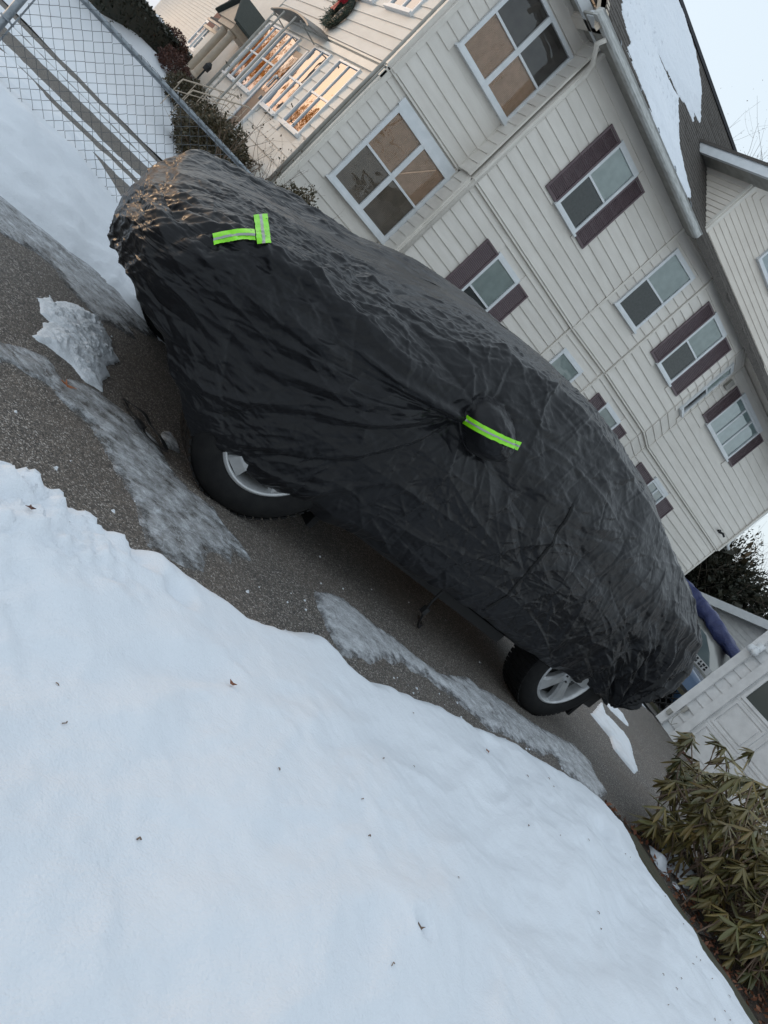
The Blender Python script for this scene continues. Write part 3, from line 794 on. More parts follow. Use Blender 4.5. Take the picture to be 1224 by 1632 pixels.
# near quad windows
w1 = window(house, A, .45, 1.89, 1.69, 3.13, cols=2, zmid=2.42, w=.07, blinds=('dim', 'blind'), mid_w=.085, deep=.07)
trim(house, A, .43, 1.91, .0, .05, 3.132, 3.26, white_m, 'head_casing')
MB().tube([A(1.2, .032, 2.5), A(1.62, .032, 3.02)], .012, 6).build('blind_wand', blind_m, w1)
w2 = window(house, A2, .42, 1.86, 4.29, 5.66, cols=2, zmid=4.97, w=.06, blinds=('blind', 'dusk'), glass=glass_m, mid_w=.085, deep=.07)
def shuttered(M, a, b, c, d, z0, z1, blinds=('screen', 'pale'), shut=True, glass=None):
    window(house, M, b, c, z0 + .01, z1 - .01, cols=1, zmid=(z0 + z1) / 2 + .0, w=.05, blinds=blinds, glass=glass)
    trim(house, M, b - .0, c + .0, .0, .042, z1 - .008, z1 + .04, white_m, 'head_casing')
    if shut:
        shutter(house, M, a, b - .004, z0 - .01, z1 - .005); shutter(house, M, c + .004, d, z0 - .01, z1 - .005)
shuttered(B2, .98, 1.35, 2.06, 2.42, 4.20, 5.56)
shuttered(B, .98, 1.35, 2.06, 2.42, 1.64, 3.0)
shuttered(C2, 0, .22, .95, 0, 4.20, 5.6, shut=False)
shuttered(C, 0, .24, .90, 0, 1.64, 2.98, shut=False)
shuttered(D2, .37, .74, 1.44, 1.86, 4.25, 5.66)
shuttered(D, .32, .70, 1.40, 1.78, 1.70, 3.02)
shuttered(G2, 0, .36, .87, 0, 4.26, 5.62, shut=False)
# triple casement on the far part
for (M, z0, z1, a, b, c, d) in ((E2, 4.70, 5.66, .36, .72, 2.27, 2.64), (E, 1.9, 3.02, .30, 1.08, 1.90, 2.5)):
    window(house, M, b, c, z0, z1, cols=3 if M is E2 else 2, rows=1, w=.05, blinds=('pale',), glass=glass2_m)
    trim(house, M, b, c, .0, .06, z1 + .002, z1 + .09, white_m, 'head_casing')
    shutter(house, M, a, b - .004, z0, z1); shutter(house, M, c + .004, d, z0, z1)
vent = MB().mbox(E2, .04, .2, .02, .09, 5.40, 5.62).build('wall_vent', grime_m, house)
mb = MB(); mb.mbox(E, 4.50, 4.62, .024, .05, 3.02, 3.10)
mb.tube([E(4.53, .05, 3.07), E(4.46, .14, 3.10), E(4.40, .20, 3.06)], .03, 8); mb.tube([E(4.58, .05, 3.07), E(4.66, .14, 3.12), E(4.72, .20, 3.08)], .03, 8)
obj('flood_light', [(x, y, z + .55) for x, y, z in mb.v], mb.f, dark_m, house)
mb = MB(); mb.tube([E(5.30, .06, 6.0), E(5.30, .06, 3.75), E(5.32, .10, 3.62), E(5.36, .2, 3.55)], .04, 8); mb.build('downspout', white_m, house, True)
trim(house, E2, 5.19, 5.27, .03, .06, OV, 5.99)

# street front: four tall double windows, door, canopy
for (y0, y1) in ((12.65, 13.65), (14.1, 15.05), (16.0, 17.05), (17.3, 18.3)):
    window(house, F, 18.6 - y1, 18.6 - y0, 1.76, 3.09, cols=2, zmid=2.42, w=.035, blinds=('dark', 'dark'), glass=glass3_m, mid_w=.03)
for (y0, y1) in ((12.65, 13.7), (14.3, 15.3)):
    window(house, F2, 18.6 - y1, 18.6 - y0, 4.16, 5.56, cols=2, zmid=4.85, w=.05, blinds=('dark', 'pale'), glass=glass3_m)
door = MB().mbox(F, 2.85, 3.42, .0, .04, 1.14, 2.86).build('front_door', M_('grey_brown_door', (.11, .085, .08), .45), house)
MB().mbox(F, 2.93, 3.34, .041, .05, 1.95, 2.75).build('door_glass', glass2_m, door)
MB().mbox(F, 2.93, 3.34, .0402, .0405, 1.95, 2.75).build('door_backing', dark_m, door)
MB().mbox(F, 3.32, 3.37, .04, .09, 1.78, 1.86).build('door_handle', steel_m, door)
trim(house, F, 2.77, 2.85, .0, .06, 1.1, 2.95, white_m, 'door_casing'); trim(house, F, 3.42, 3.50, .0, .06, 1.1, 2.95, white_m, 'door_casing')
MB().mbox(F, 2.4, 3.42, .0, .28, .1, 1.13).build('stoop_slab', concrete_m, house)
for i in range(2):
    MB().mbox(F, 2.4, 3.42, .28 + .16 * i, .28 + .16 * (i + 1), .1, 1.0 - .17 * i).build('step', concrete_m, house)
for s in (2.36, 3.42):
    m = MB(); m.tube([F(s, .04, 1.55), F(s, .12, 1.55), F(s, .95, 1.02), F(s, .97, .9)], .014, 6)
    m.tube([F(s, .04, 1.30), F(s, .12, 1.30), F(s, .93, .78)], .009, 6)
    for o in (.12, .32, .53, .74, .95):
        zt = 1.55 - max(0, o - .12) * .64
        m.tube([F(s, o, zt - .6), F(s, o, zt)], .008, 5)
    m.build('handrail', cream_m, house)
# fluted canopy over the door, hung on scroll brackets
cy0, cy1 = 14.75, 17.3
m = MB(); n = 14; cp = []
for i in range(n + 1):
    t = i / n; y = cy0 + (cy1 - cy0) * t; hgt = .13 * math.sin(math.pi * t)**.8
    cp.append((y, 3.2 + hgt))
vs = []; fs = []
for (y, z) in cp: vs += [(4.36, y, z + .10), (3.95, y, z - .04), (3.95, y, z - .07), (4.36, y, z + .06)]
for i in range(n):
    for j in range(4): fs.append((4 * i + j, 4 * i + (j + 1) % 4, 4 * i + 4 + (j + 1) % 4, 4 * i + 4 + j))
fs += [(0, 1, 2, 3), (4 * n + 3, 4 * n + 2, 4 * n + 1, 4 * n)]
obj('door_canopy', vs, fs, M_('canopy_metal', (.16, .16, .15), .5, (.22, .2, .18), 8), house)
m = MB(); m.tube([F(3.45, .05, 3.1), F(3.45, .48, 3.15)], .012, 6); m.tube([F(1.45, .05, 3.1), F(1.45, .48, 3.15)], .012, 6)
m.tube([F(3.0, .45, 1.2), F(3.0, .45, 3.2)], .02, 8); m.tube([F(2.2, .45, 1.2), F(2.2, .45, 3.2)], .02, 8); m.build('canopy_bracket', grime_m, house)
trim(house, F, 0, F.L, .0, .05, 3.14, 3.26)
m = MB(); m.tube([F(6.50, .07, .5), F(6.50, .07, 5.9)], .035, 8); m.build('downspout', grime_m, house, True)
m = MB(); m.tube([F(6.58, .05, .5), F(6.58, .05, 5.9)], .018, 8); m.build('conduit', grime_m, house, True)
m = MB(); m.tube([F(.06, .05, .5), F(.06, .05, 5.8)], .03, 8); m.build('downspout', grime_m, house, True)

# near part: low eave and soffit
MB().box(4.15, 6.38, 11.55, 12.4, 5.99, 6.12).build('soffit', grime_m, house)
MB().box(4.12, 6.42, 11.47, 11.55, 5.90, 6.06).build('fascia', white_m, house)
MB().hexa([(4.1, 11.45, 6.10), (6.45, 11.45, 6.10), (6.45, 14.8, 7.6), (4.1, 14.8, 7.6), (4.1, 11.45, 6.16), (6.45, 11.45, 6.16), (6.45, 14.8, 7.66), (4.1, 14.8, 7.66)]).build('lower_roof', M_('shingle_low', (.10, .09, .085), .9, (.07, .065, .06), 30, .5, 60), house)

# main roof
shingle_m = M_('roof_shingle', (.105, .092, .082), .9, (.065, .058, .052), 28, .7, 80, var=0)
RS = .828; RZ = 5.92; RY = 10.9
def rz(y): return RZ + RS * (y - RY)
X0, X1 = 5.62, 22.0
rn = Vector((0, -RS, 1)).normalized()
MB().hexa([(X0, RY, RZ - .12), (X1, RY, RZ - .12), (X1, 14.5, rz(14.5) - .12), (X0, 14.5, rz(14.5) - .12), (X0, RY, RZ - .01), (X1, RY, RZ - .01), (X1, 14.5, rz(14.5) - .01), (X0, 14.5, rz(14.5) - .01)]).build('roof', shingle_m, house)
MB().hexa([(X0, 14.5, rz(14.5) - .12), (X1, 14.5, rz(14.5) - .12), (X1, 18.6, 5.7), (X0, 18.6, 5.7), (X0, 14.5, rz(14.5)), (X1, 14.5, rz(14.5)), (X1, 18.6, 5.8), (X0, 18.6, 5.8)]).build('rear_roof', shingle_m, house)
m = MB(); y = RY; ct = .105
while y < 14.48:
    x = X0; 
    y2 = min(y + ct, 14.5)
    while x < 14:
        w = rnd.uniform(.16, .32); j = rnd.uniform(-.012, .012); t = rnd.uniform(.010, .022)
        ya = y + j
        m.add([(x, ya, rz(ya) + t), (x + w - .006, ya, rz(ya) + t), (x + w - .006, y2, rz(y2) + .002), (x, y2, rz(y2) + .002), (x, ya, rz(ya) - .01), (x + w - .006, ya, rz(ya) - .01)],
              [(0, 1, 2, 3), (4, 5, 1, 0), (0, 3, 4), (1, 5, 2)])
        x += w
    y += ct
m.build('shingles', shingle_m, house, kind='stuff')
MB().box(X0, X1, 14.42, 14.58, rz(14.5) - .03, rz(14.5) + .03).build('ridge_cap', M_('ridge_cap', (.05, .05, .055), .8), house)
# soffit, gutter with straps
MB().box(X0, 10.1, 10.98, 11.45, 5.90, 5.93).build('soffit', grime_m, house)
gpts = [(-.02, .0), (.09, .0), (.11, .03), (.11, .10), (.125, .12), (.10, .125), (-.02, .125)]
m = MB()
def gut(x, xs=0): return [(x, 10.95 - a, 5.80 + b) for a, b in gpts]
m.extr(gut(5.50), (4.35, 0, 0)); m.build('gutter', M_('gutter_metal', (.60, .61, .60), .45, (.40, .405, .39), 6, .1, 60, stretch=(1, 1, 8)), house)
for x in np.arange(6.1, 9.8, .78):
    mb = MB(); mb.tube([(x, 10.84, 5.93), (x, 10.93, 5.99), (x + .02, 11.0, 6.02)], .008, 5); mb.build('gutter_strap', steel_m, house)
mb = MB(); mb.tube([(5.9, 10.9, 5.80), (5.9, 11.0, 5.70), (6.2, 11.22, 5.62), (6.34, 11.36, 5.5), (6.36, 11.40, 5.3), (6.36, 11.40, .5)], .038, 8); mb.build('downspout', trim_m, house, True)
mb = MB(); mb.tube([(6.33, 11.43, 6.0), (6.33, 11.43, .5)], .02, 8); mb.build('conduit', trim_m, house, True)
# street-side gable end
GE = wmap((5.72, 18.3), (5.72, 11.0))
MB().add([(5.75, 11.0, 5.9), (5.75, 18.2, 5.9), (5.75, 14.5, rz(14.5) - .12), (5.95, 11.0, 5.9), (5.95, 18.2, 5.9), (5.95, 14.5, rz(14.5) - .12)], [(0, 2, 1), (3, 4, 5), (0, 3, 5, 2), (2, 5, 4, 1), (0, 1, 4, 3)]).build('gable_wall', siding_far_m, house)
z = 5.95
m = MB()
while z < 8.4:
    ya = max(11.05, RY + (z + .2 - RZ) / RS + .1); yb = 29 - ya - .1
    if yb - ya > .1: m.add([(x_, y_, z_) for (x_, y_, z_) in [(5.75, ya, z), (5.75, yb, z), (5.726, yb, z), (5.726, ya, z), (5.744, ya, z + .1), (5.744, yb, z + .1)]], [(0, 1, 2, 3), (3, 2, 5, 4)])
    z += .1
m.build('gable_siding', siding_far_m, house, kind='stuff')
MB().hexa([(5.62, RY, RZ - .2), (5.70, RY, RZ - .2), (5.70, 14.5, rz(14.5) - .2), (5.62, 14.5, rz(14.5) - .2), (5.62, RY, RZ + .01), (5.70, RY, RZ + .01), (5.70, 14.5, rz(14.5) + .01), (5.62, 14.5, rz(14.5) + .01)]).build('rake_board', cream_m, house)
MB().box(5.64, 5.85, 11.0, 11.35, 5.88, 5.98).build('eave_return', white_m, house)

# snow lying on the main roof
RSN = [[(6.03, 11.69), (6.05, 11.47), (6.24, 11.39), (6.42, 11.35), (6.37, 11.12), (6.66, 11.07), (7.05, 11.02), (7.39, 10.98), (7.78, 10.93), (8.21, 10.93), (8.81, 10.95), (9.22, 10.98), (9.34, 11.15), (8.99, 11.29), (8.68, 11.5), (8.57, 11.91), (8.48, 12.41), (7.84, 12.25), (7.24, 12.3), (6.88, 12.42), (5.9, 12.7), (5.7, 12.2)],
       [(5.7, 12.6), (6.73, 12.55), (6.88, 12.47), (7.24, 12.35), (7.84, 12.35), (8.44, 12.42), (8.96, 12.63), (9.32, 12.63), (9.33, 12.92), (9.7, 13.0), (9.7, 13.58), (9.68, 13.86), (9.38, 14.16), (8.98, 14.35), (8.5, 14.41), (5.7, 14.42)]]
rsnow_m = snow_mat('roof_snow', (.78, .81, .86), .6)
def rsn(X, Y):
    s = np.maximum(sdf(X, Y, RSN[0]), sdf(X, Y, RSN[1]))
    s = s + .05 * fbm(X * 3, Y * 9, 1, 4) - .02 + .09 * np.exp(-((Y - 12.42) / .12)**2) * sstep(8.2, 7.6, X)
    hole = ridged(X * 5, Y * 11, 8, 3)
    s = np.where((hole > 1.42) & (np.abs(Y - 12.0) < .5), -1, s)
    s = np.where(s < 0, -.03, .012 + .07 * sstep(0, .25, s) + .012 * fbm(X * 5, Y * 12, 3, 3))
    return s
nx, ny = 230, 190
xs = np.linspace(5.64, 9.9, nx + 1); ys = np.linspace(10.92, 14.46, ny + 1)
XX, YY = np.meshgrid(xs, ys); SS = rsn(XX, YY); KK = SS > -.02
KK[1:] |= KK[:-1].copy(); KK[:-1] |= KK[1:].copy(); KK[:, 1:] |= KK[:, :-1].copy(); KK[:, :-1] |= KK[:, 1:].copy()
c = KK[:-1, :-1] & KK[1:, :-1] & KK[:-1, 1:] & KK[1:, 1:]
r_, q_ = np.nonzero(c); a_ = r_ * (nx + 1) + q_
V = np.stack([XX.ravel(), YY.ravel(), (RZ + RS * (YY - RY) + SS + .01).ravel()], 1)
o = obj('roof_snow', V, np.stack([a_, a_ + 1, a_ + nx + 2, a_ + nx + 1], 1), rsnow_m, house, True)
o['kind'] = 'stuff'

# third-floor cross wing with narrow siding
BX = 10.13
MB().add([(BX, DY, 6.02), (22, DY, 6.02), (22, DY, 7.3), (16, DY, 10.9), (BX, DY, 7.35), (BX, 16.5, 6.02), (22, 16.5, 6.02), (22, 16.5, 7.3), (16, 16.5, 10.9), (BX, 16.5, 7.35)],
         [(0, 1, 2, 3, 4)[::-1][::-1], (5, 9, 8, 7, 6), (0, 4, 9, 5), (1, 6, 7, 2), (0, 5, 6, 1), (4, 3, 8, 9), (3, 2, 7, 8)]).build('wing_wall', siding_far_m, house)
BF = wmap((BX, DY), (22, DY))
def lf(z): return 0.09 if z < 7.2 else .09 + (z - 7.2) / .6
boards(house, BF, .09, 8.5, 6.06, 8.2, .118, [(1.42, 2.45, 6.82, 7.75)], BOARD2, join=True, leftfn=lf, lip=.7)
BL = wmap((BX, 14.6), (BX, DY))
def lf2(z): return max(0, 14.6 - (RY + (z - RZ) / RS) )
zz = 6.06
jm = MB()
while zz < 7.22:
    s0 = 14.6 - (RY + (zz + .1 - RZ) / RS) - .1
    for k in (0,):
        cc = [BL(s0 + x * (BL.L - .07 - s0), .002 - y * .8, zz + q * .105) for (x, y, q) in bv]
        jm.add(cc, bf)
    zz += .105
jm.build('siding', siding_far_m, house, kind='stuff')
trim(house, BF, .0, .07, .0, .035, 6.02, 7.3); trim(house, BL, BL.L - .06, BL.L, .0, .03, 6.02, 7.3)
trim(house, BF, .0, 11.87, .0, .03, 5.99, 6.055)
window(house, BF, 1.44, 2.43, 6.84, 7.73, cols=1, zmid=7.3, blinds=('pale', 'pale'), glass=glass2_m)
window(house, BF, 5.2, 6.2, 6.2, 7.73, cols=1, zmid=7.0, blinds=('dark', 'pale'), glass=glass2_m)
MB().hexa([(9.70, 10.6, 7.18), (9.76, 10.6, 7.18), (9.76, 13.0, 7.18), (9.70, 13.0, 7.18), (9.68, 10.6, 7.36), (9.76, 10.6, 7.36), (9.76, 13.0, 7.36), (9.68, 13.0, 7.36)]).build('fascia', white_m, house)
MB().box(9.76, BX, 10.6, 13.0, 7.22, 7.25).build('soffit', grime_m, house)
MB().hexa([(9.66, 10.58, 7.34), (16, 10.58, 11.2), (16, 16.5, 11.2), (9.66, 16.5, 7.34), (9.66, 10.58, 7.40), (16, 10.58, 11.27), (16, 16.5, 11.27), (9.66, 16.5, 7.40)]).build('wing_roof', shingle_m, house)
MB().hexa([(9.72, 10.58, 7.20), (16, 10.58, 11.05), (16, 10.64, 11.05), (9.72, 10.64, 7.20), (9.72, 10.58, 7.36), (16, 10.58, 11.2), (16, 10.64, 11.2), (9.72, 10.64, 7.36)]).build('rake_board', white_m, house)

# wreath with red bow, hung on the street front
wr = thing('wreath', 'evergreen christmas wreath with a red bow hanging on the sunlit house front', 'wreath', (4.28, 15.12, 3.76))
wc = Vector((4.28, 15.12, 3.76))
m = MB()
for i in range(1700):
    a = rnd.uniform(0, 2 * math.pi); rr = .29 + rnd.gauss(0, .055); o = rnd.gauss(0, .035)
    p = wc + Vector((-abs(o) - .01, rr * math.cos(a), rr * math.sin(a)))
    d = Vector((rnd.gauss(-.4, .5), math.cos(a + rnd.gauss(0, 1)) * 1.0, math.sin(a + rnd.gauss(0, 1)))).normalized() * rnd.uniform(.04, .075)
    s = d.cross(Vector((1, .2, .3))).normalized() * .007
    m.add([p - s, p + s, p + d], [(0, 1, 2)])
m.build('needles', M_('wreath_needles', (.012, .035, .02), .6, (.02, .05, .03), 20), wr)
m = MB(); m.tube([wc + Vector((0, .29 * math.cos(a), .29 * math.sin(a))) for a in np.linspace(0, 2 * math.pi, 24)], .05, 6); m.build('ring', dark_leaf_m, wr)
bow_m = M_('red_ribbon', (.45, .012, .03), .5, (.32, .008, .02), 30)
for sg in (-1, 1):
    m = MB(); pts = []
    for t in np.linspace(0, 2 * math.pi, 14):
        pts.append(wc + Vector((-.10, .08 + sg * (.02 + .09 * (1 - math.cos(t)) / 1), .20 + .085 * math.sin(t))))
    vs = []; fs = []
    for i, p in enumerate(pts): vs += [tuple(p + Vector((-.05, 0, .0))), tuple(p + Vector((.04, 0, 0)))]
    for i in range(len(pts) - 1): fs.append((2 * i, 2 * i + 1, 2 * i + 3, 2 * i + 2))
    m.add(vs, fs); m.build('bow_loop', bow_m, wr)
    MB().hexa([wc + Vector((-.10,  .06 + sg * .01, .16)), wc + Vector((-.09, .09 + sg * .01, .16)), wc + Vector((-.09, .12 + sg * .07, -.06)), wc + Vector((-.10,  .06 + sg * .07, -.06)),
               wc + Vector((-.11,  .06 + sg * .01, .17)), wc + Vector((-.10, .11 + sg * .01, .17)), wc + Vector((-.10, .16 + sg * .07, -.05)), wc + Vector((-.11, .11 + sg * .07, -.05))]).build('bow_tail', bow_m, wr)
# candy-cane decoration on the door
m = MB(); m.tube([F(3.13, .07, 2.05), F(3.13, .07, 2.25)] + [F(3.13 + .05 - .05 * math.cos(a), .07, 2.25 + .05 * math.sin(a)) for a in np.linspace(.3, 3.0, 8)], .014, 6)
tag(m.build('door_ornament', white_m, loc=F(3.13, .07, 2.05)), 'small white hooked ornament hanging on the front door glass', 'ornament')
# ---------------------------------------------------------------- the covered car
CY = 3.56                     # centre line
def prof(tab, x):
    xs = [t[0] for t in tab]; ys = [t[1] for t in tab]
    return np.interp(x, xs, ys)
def smooth_prof(tab, x, r=.07):
    return (prof(tab, x - r) + prof(tab, x - r / 2) + prof(tab, x) * 2 + prof(tab, x + r / 2) + prof(tab, x + r)) / 6
TOP = [(.80, .60), (.90, .70), (.98, .77), (1.10, .84), (1.25, .90), (1.4, .94), (1.6, 1.00), (1.8, 1.08), (2.0, 1.17), (2.2, 1.25), (2.4, 1.32), (2.65, 1.39), (2.9, 1.45), (3.2, 1.50), (3.6, 1.53), (4.0, 1.54), (4.4, 1.51), (4.7, 1.46), (4.95, 1.40), (5.15, 1.32), (5.32, 1.22), (5.46, 1.12), (5.56, 1.02), (5.66, .9)]
# lateral limit: z allowed at inward distance d from the side plane
BELT = [(.8, .72), (1.0, .76), (1.3, .81), (1.7, .85), (2.0, .88), (2.4, .92), (3.0, .94), (4.0, .96), (4.8, 1.0), (5.2, 1.03), (5.6, 1.02)]
EDGE = [(.8, .10), (1.3, .13), (1.8, .16), (2.0, .20), (2.3, .27), (2.7, .28), (3.4, .26), (4.2, .25), (4.8, .24), (5.6, .20)]   # width of the shoulder
RISE = [(.8, .10), (1.3, .09), (1.8, .12), (2.0, .17), (2.3, .36), (2.65, .45), (3.2, .46), (3.8, .43), (4.2, .40), (4.5, .33), (4.9, .24), (5.3, .15), (5.6, .12)]   # height gained over the shoulder
HEM = [(.8, .40), (.95, .38), (1.1, .32), (1.22, .24), (1.30, .19), (1.43, .115), (1.62, .125), (1.88, .138), (2.13, .155), (2.4, .205), (2.9, .226), (3.4, .268), (3.87, .264), (4.33, .30), (4.87, .35), (5.2, .34), (5.6, .42)]
def smin(a, b, k):
    h = np.clip(.5 + .5 * (b - a) / k, 0, 1)
    return b * (1 - h) + a * h - k * h * (1 - h)
PLAN_NEAR = [(.92, CY), (.885, 3.30), (.87, 3.05), (.875, 2.88), (.905, 2.77), (.99, 2.69), (1.2, 2.655), (1.5, 2.645), (1.9, 2.635), (2.5, 2.625), (3.2, 2.62), (4.0, 2.62), (4.6, 2.62), (5.1, 2.63), (5.44, 2.665), (5.58, 2.75), (5.625, 2.92), (5.63, 3.2), (5.62, CY)]
PLAN_FAR = [(.92, CY), (.99, 3.80), (1.11, 4.0), (1.28, 4.18), (1.48, 4.31), (1.78, 4.41), (2.3, 4.49), (3.2, 4.5), (4.4, 4.5), (5.0, 4.46), (5.4, 4.34), (5.55, 4.15), (5.61, 3.9), (5.62, CY)]
# plan outline (half), from the nose centre round the near side to the tail centre
def plan(n, key, pw=1.0):
    P = np.array(key); seg = np.linalg.norm(np.diff(P, axis=0), axis=1); s = np.concatenate([[0], np.cumsum(seg)])
    t = s[-1] * np.linspace(0, 1, n)**pw
    x = np.interp(t, s, P[:, 0]); y = np.interp(t, s, P[:, 1])
    for _ in range(int(18 * (n / 320.0)**2) if pw == 1.0 else 30):
        x[1:-1] = (x[:-2] + 2 * x[1:-1] + x[2:]) / 4; y[1:-1] = (y[:-2] + 2 * y[1:-1] + y[2:]) / 4
    return x, y
NN = 1020; NF = 420; NV = 400
px_, py_ = plan(NN, PLAN_NEAR); qx_, qy_ = plan(NF, PLAN_FAR, 1.7)
ox = np.concatenate([px_, qx_[-2:0:-1]]); oy = np.concatenate([py_, qy_[-2:0:-1]])
NU = len(ox)
far = oy > CY + .001
sx = np.clip(ox, 1.75, 4.6); sy = np.full(NU, CY)          # spine each radial line runs to
dx, dy = sx - ox, sy - oy
LEN = np.hypot(dx, dy)
def hgt(X, Y):
    d = 2.62 - 0
    side = np.minimum(Y - 2.62, 2 * CY - 2.62 - Y)
    b = smooth_prof(BELT, X); e = smooth_prof(EDGE, X, .12); r = smooth_prof(RISE, X, .12)
    q = np.clip(side, 0, 2) / e
    lat = b - .035 + r * np.minimum(q, 1) + .05 * sstep(0, .35, q) + np.clip(q - 1, 0, 9) * .05 + .04 * np.clip(q - 1, 0, 3)
    T = smooth_prof(TOP, X, .06) - .035 * ((Y - CY) / .95)**2
    return smin(T, lat, .07)
# param v: 0..VS skirt, VS..1 top
VS = int(NV * .50)
U = np.arange(NU) * .35
GX = np.zeros((NV + 1, NU)); GY = np.zeros_like(GX); GZ = np.zeros_like(GX)
zs_ = hgt(ox, oy)                        # shoulder height on the outline
hem = smooth_prof(HEM, ox, .03) + .012 * fbm(ox * 3, oy * 3, 2, 3)
nxv = np.gradient(oy); nyv = -np.gradient(ox); nl_ = np.hypot(nxv, nyv); nxv, nyv = -nxv / nl_ * -1, -nyv / nl_ * -1
# make sure the normal points outwards
flip = np.sign((ox - 3.1) * nxv + (oy - CY) * nyv); nxv *= flip; nyv *= flip
for j in range(NV + 1):
    if j <= VS:
        t = j / VS
        z = hem + (zs_ - hem) * t
        rel = (z - hem) / (zs_ - hem)
        bulge = .03 * np.sin(np.pi * np.clip(rel * 1.05, 0, 1))**.8
        tuck = .07 * (1 - sstep(0, .5, rel)) * (sstep(5.0, 5.5, ox) + .0 * ox) 
        off = bulge - tuck - .03 * sstep(.75, 1, rel)
        GX[j] = ox + nxv * off; GY[j] = oy + nyv * off; GZ[j] = z
    else:
        t = (j - VS) / (NV - VS)
        t = t**1.25 * .93 + t * .07
        X = ox - nxv * .03 + (sx - ox + nxv * .03) * t; Y = oy - nyv * .03 + (sy - oy + nyv * .03) * t
        GX[j] = X; GY[j] = Y; GZ[j] = hgt(X, Y)
# relax the shoulder so that skirt and top meet in a soft roll
for _ in range(26):
    for G in (GX, GY, GZ):
        G[VS - 11:VS + 16] = (G[VS - 12:VS + 15] + 2 * G[VS - 11:VS + 16] + G[VS - 10:VS + 17]) / 4
for _ in range(3):
    for G in (GX, GY, GZ):
        G[:] = (np.roll(G, 1, 1) + 2 * G + np.roll(G, -1, 1)) / 4
def normals():
    du = np.stack([np.roll(G, -1, 1) - np.roll(G, 1, 1) for G in (GX, GY, GZ)], -1)
    dv = np.stack([np.gradient(G, axis=0) for G in (GX, GY, GZ)], -1)
    n = np.cross(du, dv); n /= (np.linalg.norm(n, axis=-1, keepdims=True) + 1e-9)
    c = np.stack([GX - 3.1, GY - CY, GZ - .6], -1)
    s = np.sign((n * c).sum(-1, keepdims=True)); s[s == 0] = 1
    return n * s
N_ = normals()
near = sstep(CY, 3.0, GY)
side_w = sstep(.75, .3, np.abs(N_[..., 2]))
# mirror pocket: a rounded bump on the near side
mx_, mz_ = 2.455, .985
rr = np.sqrt(((GX - mx_) / .165)**2 + ((GZ - mz_) / .125)**2)
mir = near * np.clip(1 - rr**2, 0, 1)**.55 * (GY < 3.1)
disp = np.zeros_like(GX)
MIR = .17 * mir
# taut pleats running from the pocket to the nose and to the hem
def pleat(x0, z0, x1, z1, amp, w, k=1.0):
    L = math.hypot(x1 - x0, z1 - z0); ux, uz = (x1 - x0) / L, (z1 - z0) / L
    s = (GX - x0) * ux + (GZ - z0) * uz; d = (GX - x0) * -uz + (GZ - z0) * ux
    d = d + .03 * np.sin(s * 5 + x0 * 9) * .5
    ww = w * (.35 + .65 * np.clip(s / L, 0, 1))
    return amp * np.exp(-(np.abs(d) / ww)**1.35) * sstep(-.02, .1, s) * sstep(L, L * .55, s) * near
pl_ = 0
for (a, b, am, w) in ((1.05, .62, .020, .030), (1.0, .50, .018, .03), (1.15, .40, .020, .035), (1.35, .30, .02, .03), (1.5, .80, .014, .03), (1.75, .25, .016, .03), (1.25, .74, .016, .025)):
    pl_ = pl_ + pleat(2.32, .93, a, b, am, w) - pleat(2.32, .90, a + .02, b - .05, am * .7, w)
disp += pl_
# drapes gathered at the lower rear corner
gx, gz = 5.16, .33
ax = np.where(GX > 4.2, GX, 4.2)
arc = np.arctan2((GY - 2.6) * .8 + (5.2 - GX) * -1.0, GZ - gz + .05)
rad = np.sqrt((GX - gx)**2 + (GZ - gz)**2 + .35 * (GY - 2.65)**2)
fan = np.sin(arc * 15 + 1.7 * fbm(GX * 1.5, GY * 2, GZ * 1.2, 3))
disp += .030 * fan * sstep(1.25, .12, rad) * sstep(4.0, 4.6, GX) * near * (1 - .5 * sstep(.9, 1.2, GZ))
fan2 = ridged(arc * 4.2, rad * .9, .3, 3)
disp += .022 * (fan2 - .6) * sstep(1.3, .2, rad) * sstep(3.9, 4.6, GX) * near
disp += .018 * np.sin(GX * 24 + 3 * fbm(GX * 2, GZ * 1.3, 4, 2)) * sstep(3.9, 4.6, GX) * sstep(1.25, .6, GZ) * near * .6
# general crumple: ridged noise stretched along the pull of the cloth
topw = 1 - side_w
c_side = ridged(GX * 1.9 + GZ * 1.2, GY * 2.5, GZ * 6.5 + .9 * GX, 5, .58)
c_top = ridged(GX * 1.7 + GY * .8, GY * 7.5 - GX * 1.0, GZ * 3, 5, .62)
c_fine = ridged(GX * 9 + 3 * fbm(GX, GY, GZ, 2), GY * 9, GZ * 10, 4, .6)
rear = sstep(3.6, 4.6, GX)
c_rear = ridged(GX * 7.5, GY * 4, GZ * 2.2 + GX, 4, .55)
amp = .10 + .30 * sstep(-.3, .6, fbm(GX * 1.1, GY * 1.1, GZ * 1.6, 2))
disp += amp * (side_w * (1 - rear * .7) * .0060 * (c_side - .7) + topw * .0075 * (c_top - .7) + .0022 * (c_fine - .7) + rear * side_w * .0060 * (c_rear - .7))
disp += .014 * fbm(GX * 2.2, GY * 2.2, GZ * 2.6, 3)
# heavier rumples over the nose and lower front corner
nose = sstep(1.75, 1.05, GX)
disp += nose * (.006 * (ridged(GY * 1.1 + GX * 1.2, GZ * 5.0 - GX * 1.6 + GY * .8, 2.3, 5) - .7))
low = sstep(.5, .25, GZ) * sstep(1.9, 1.3, GX)
disp += low * .007 * (ridged(GX * 6, GZ * 13, GY * 3, 3) - .6)
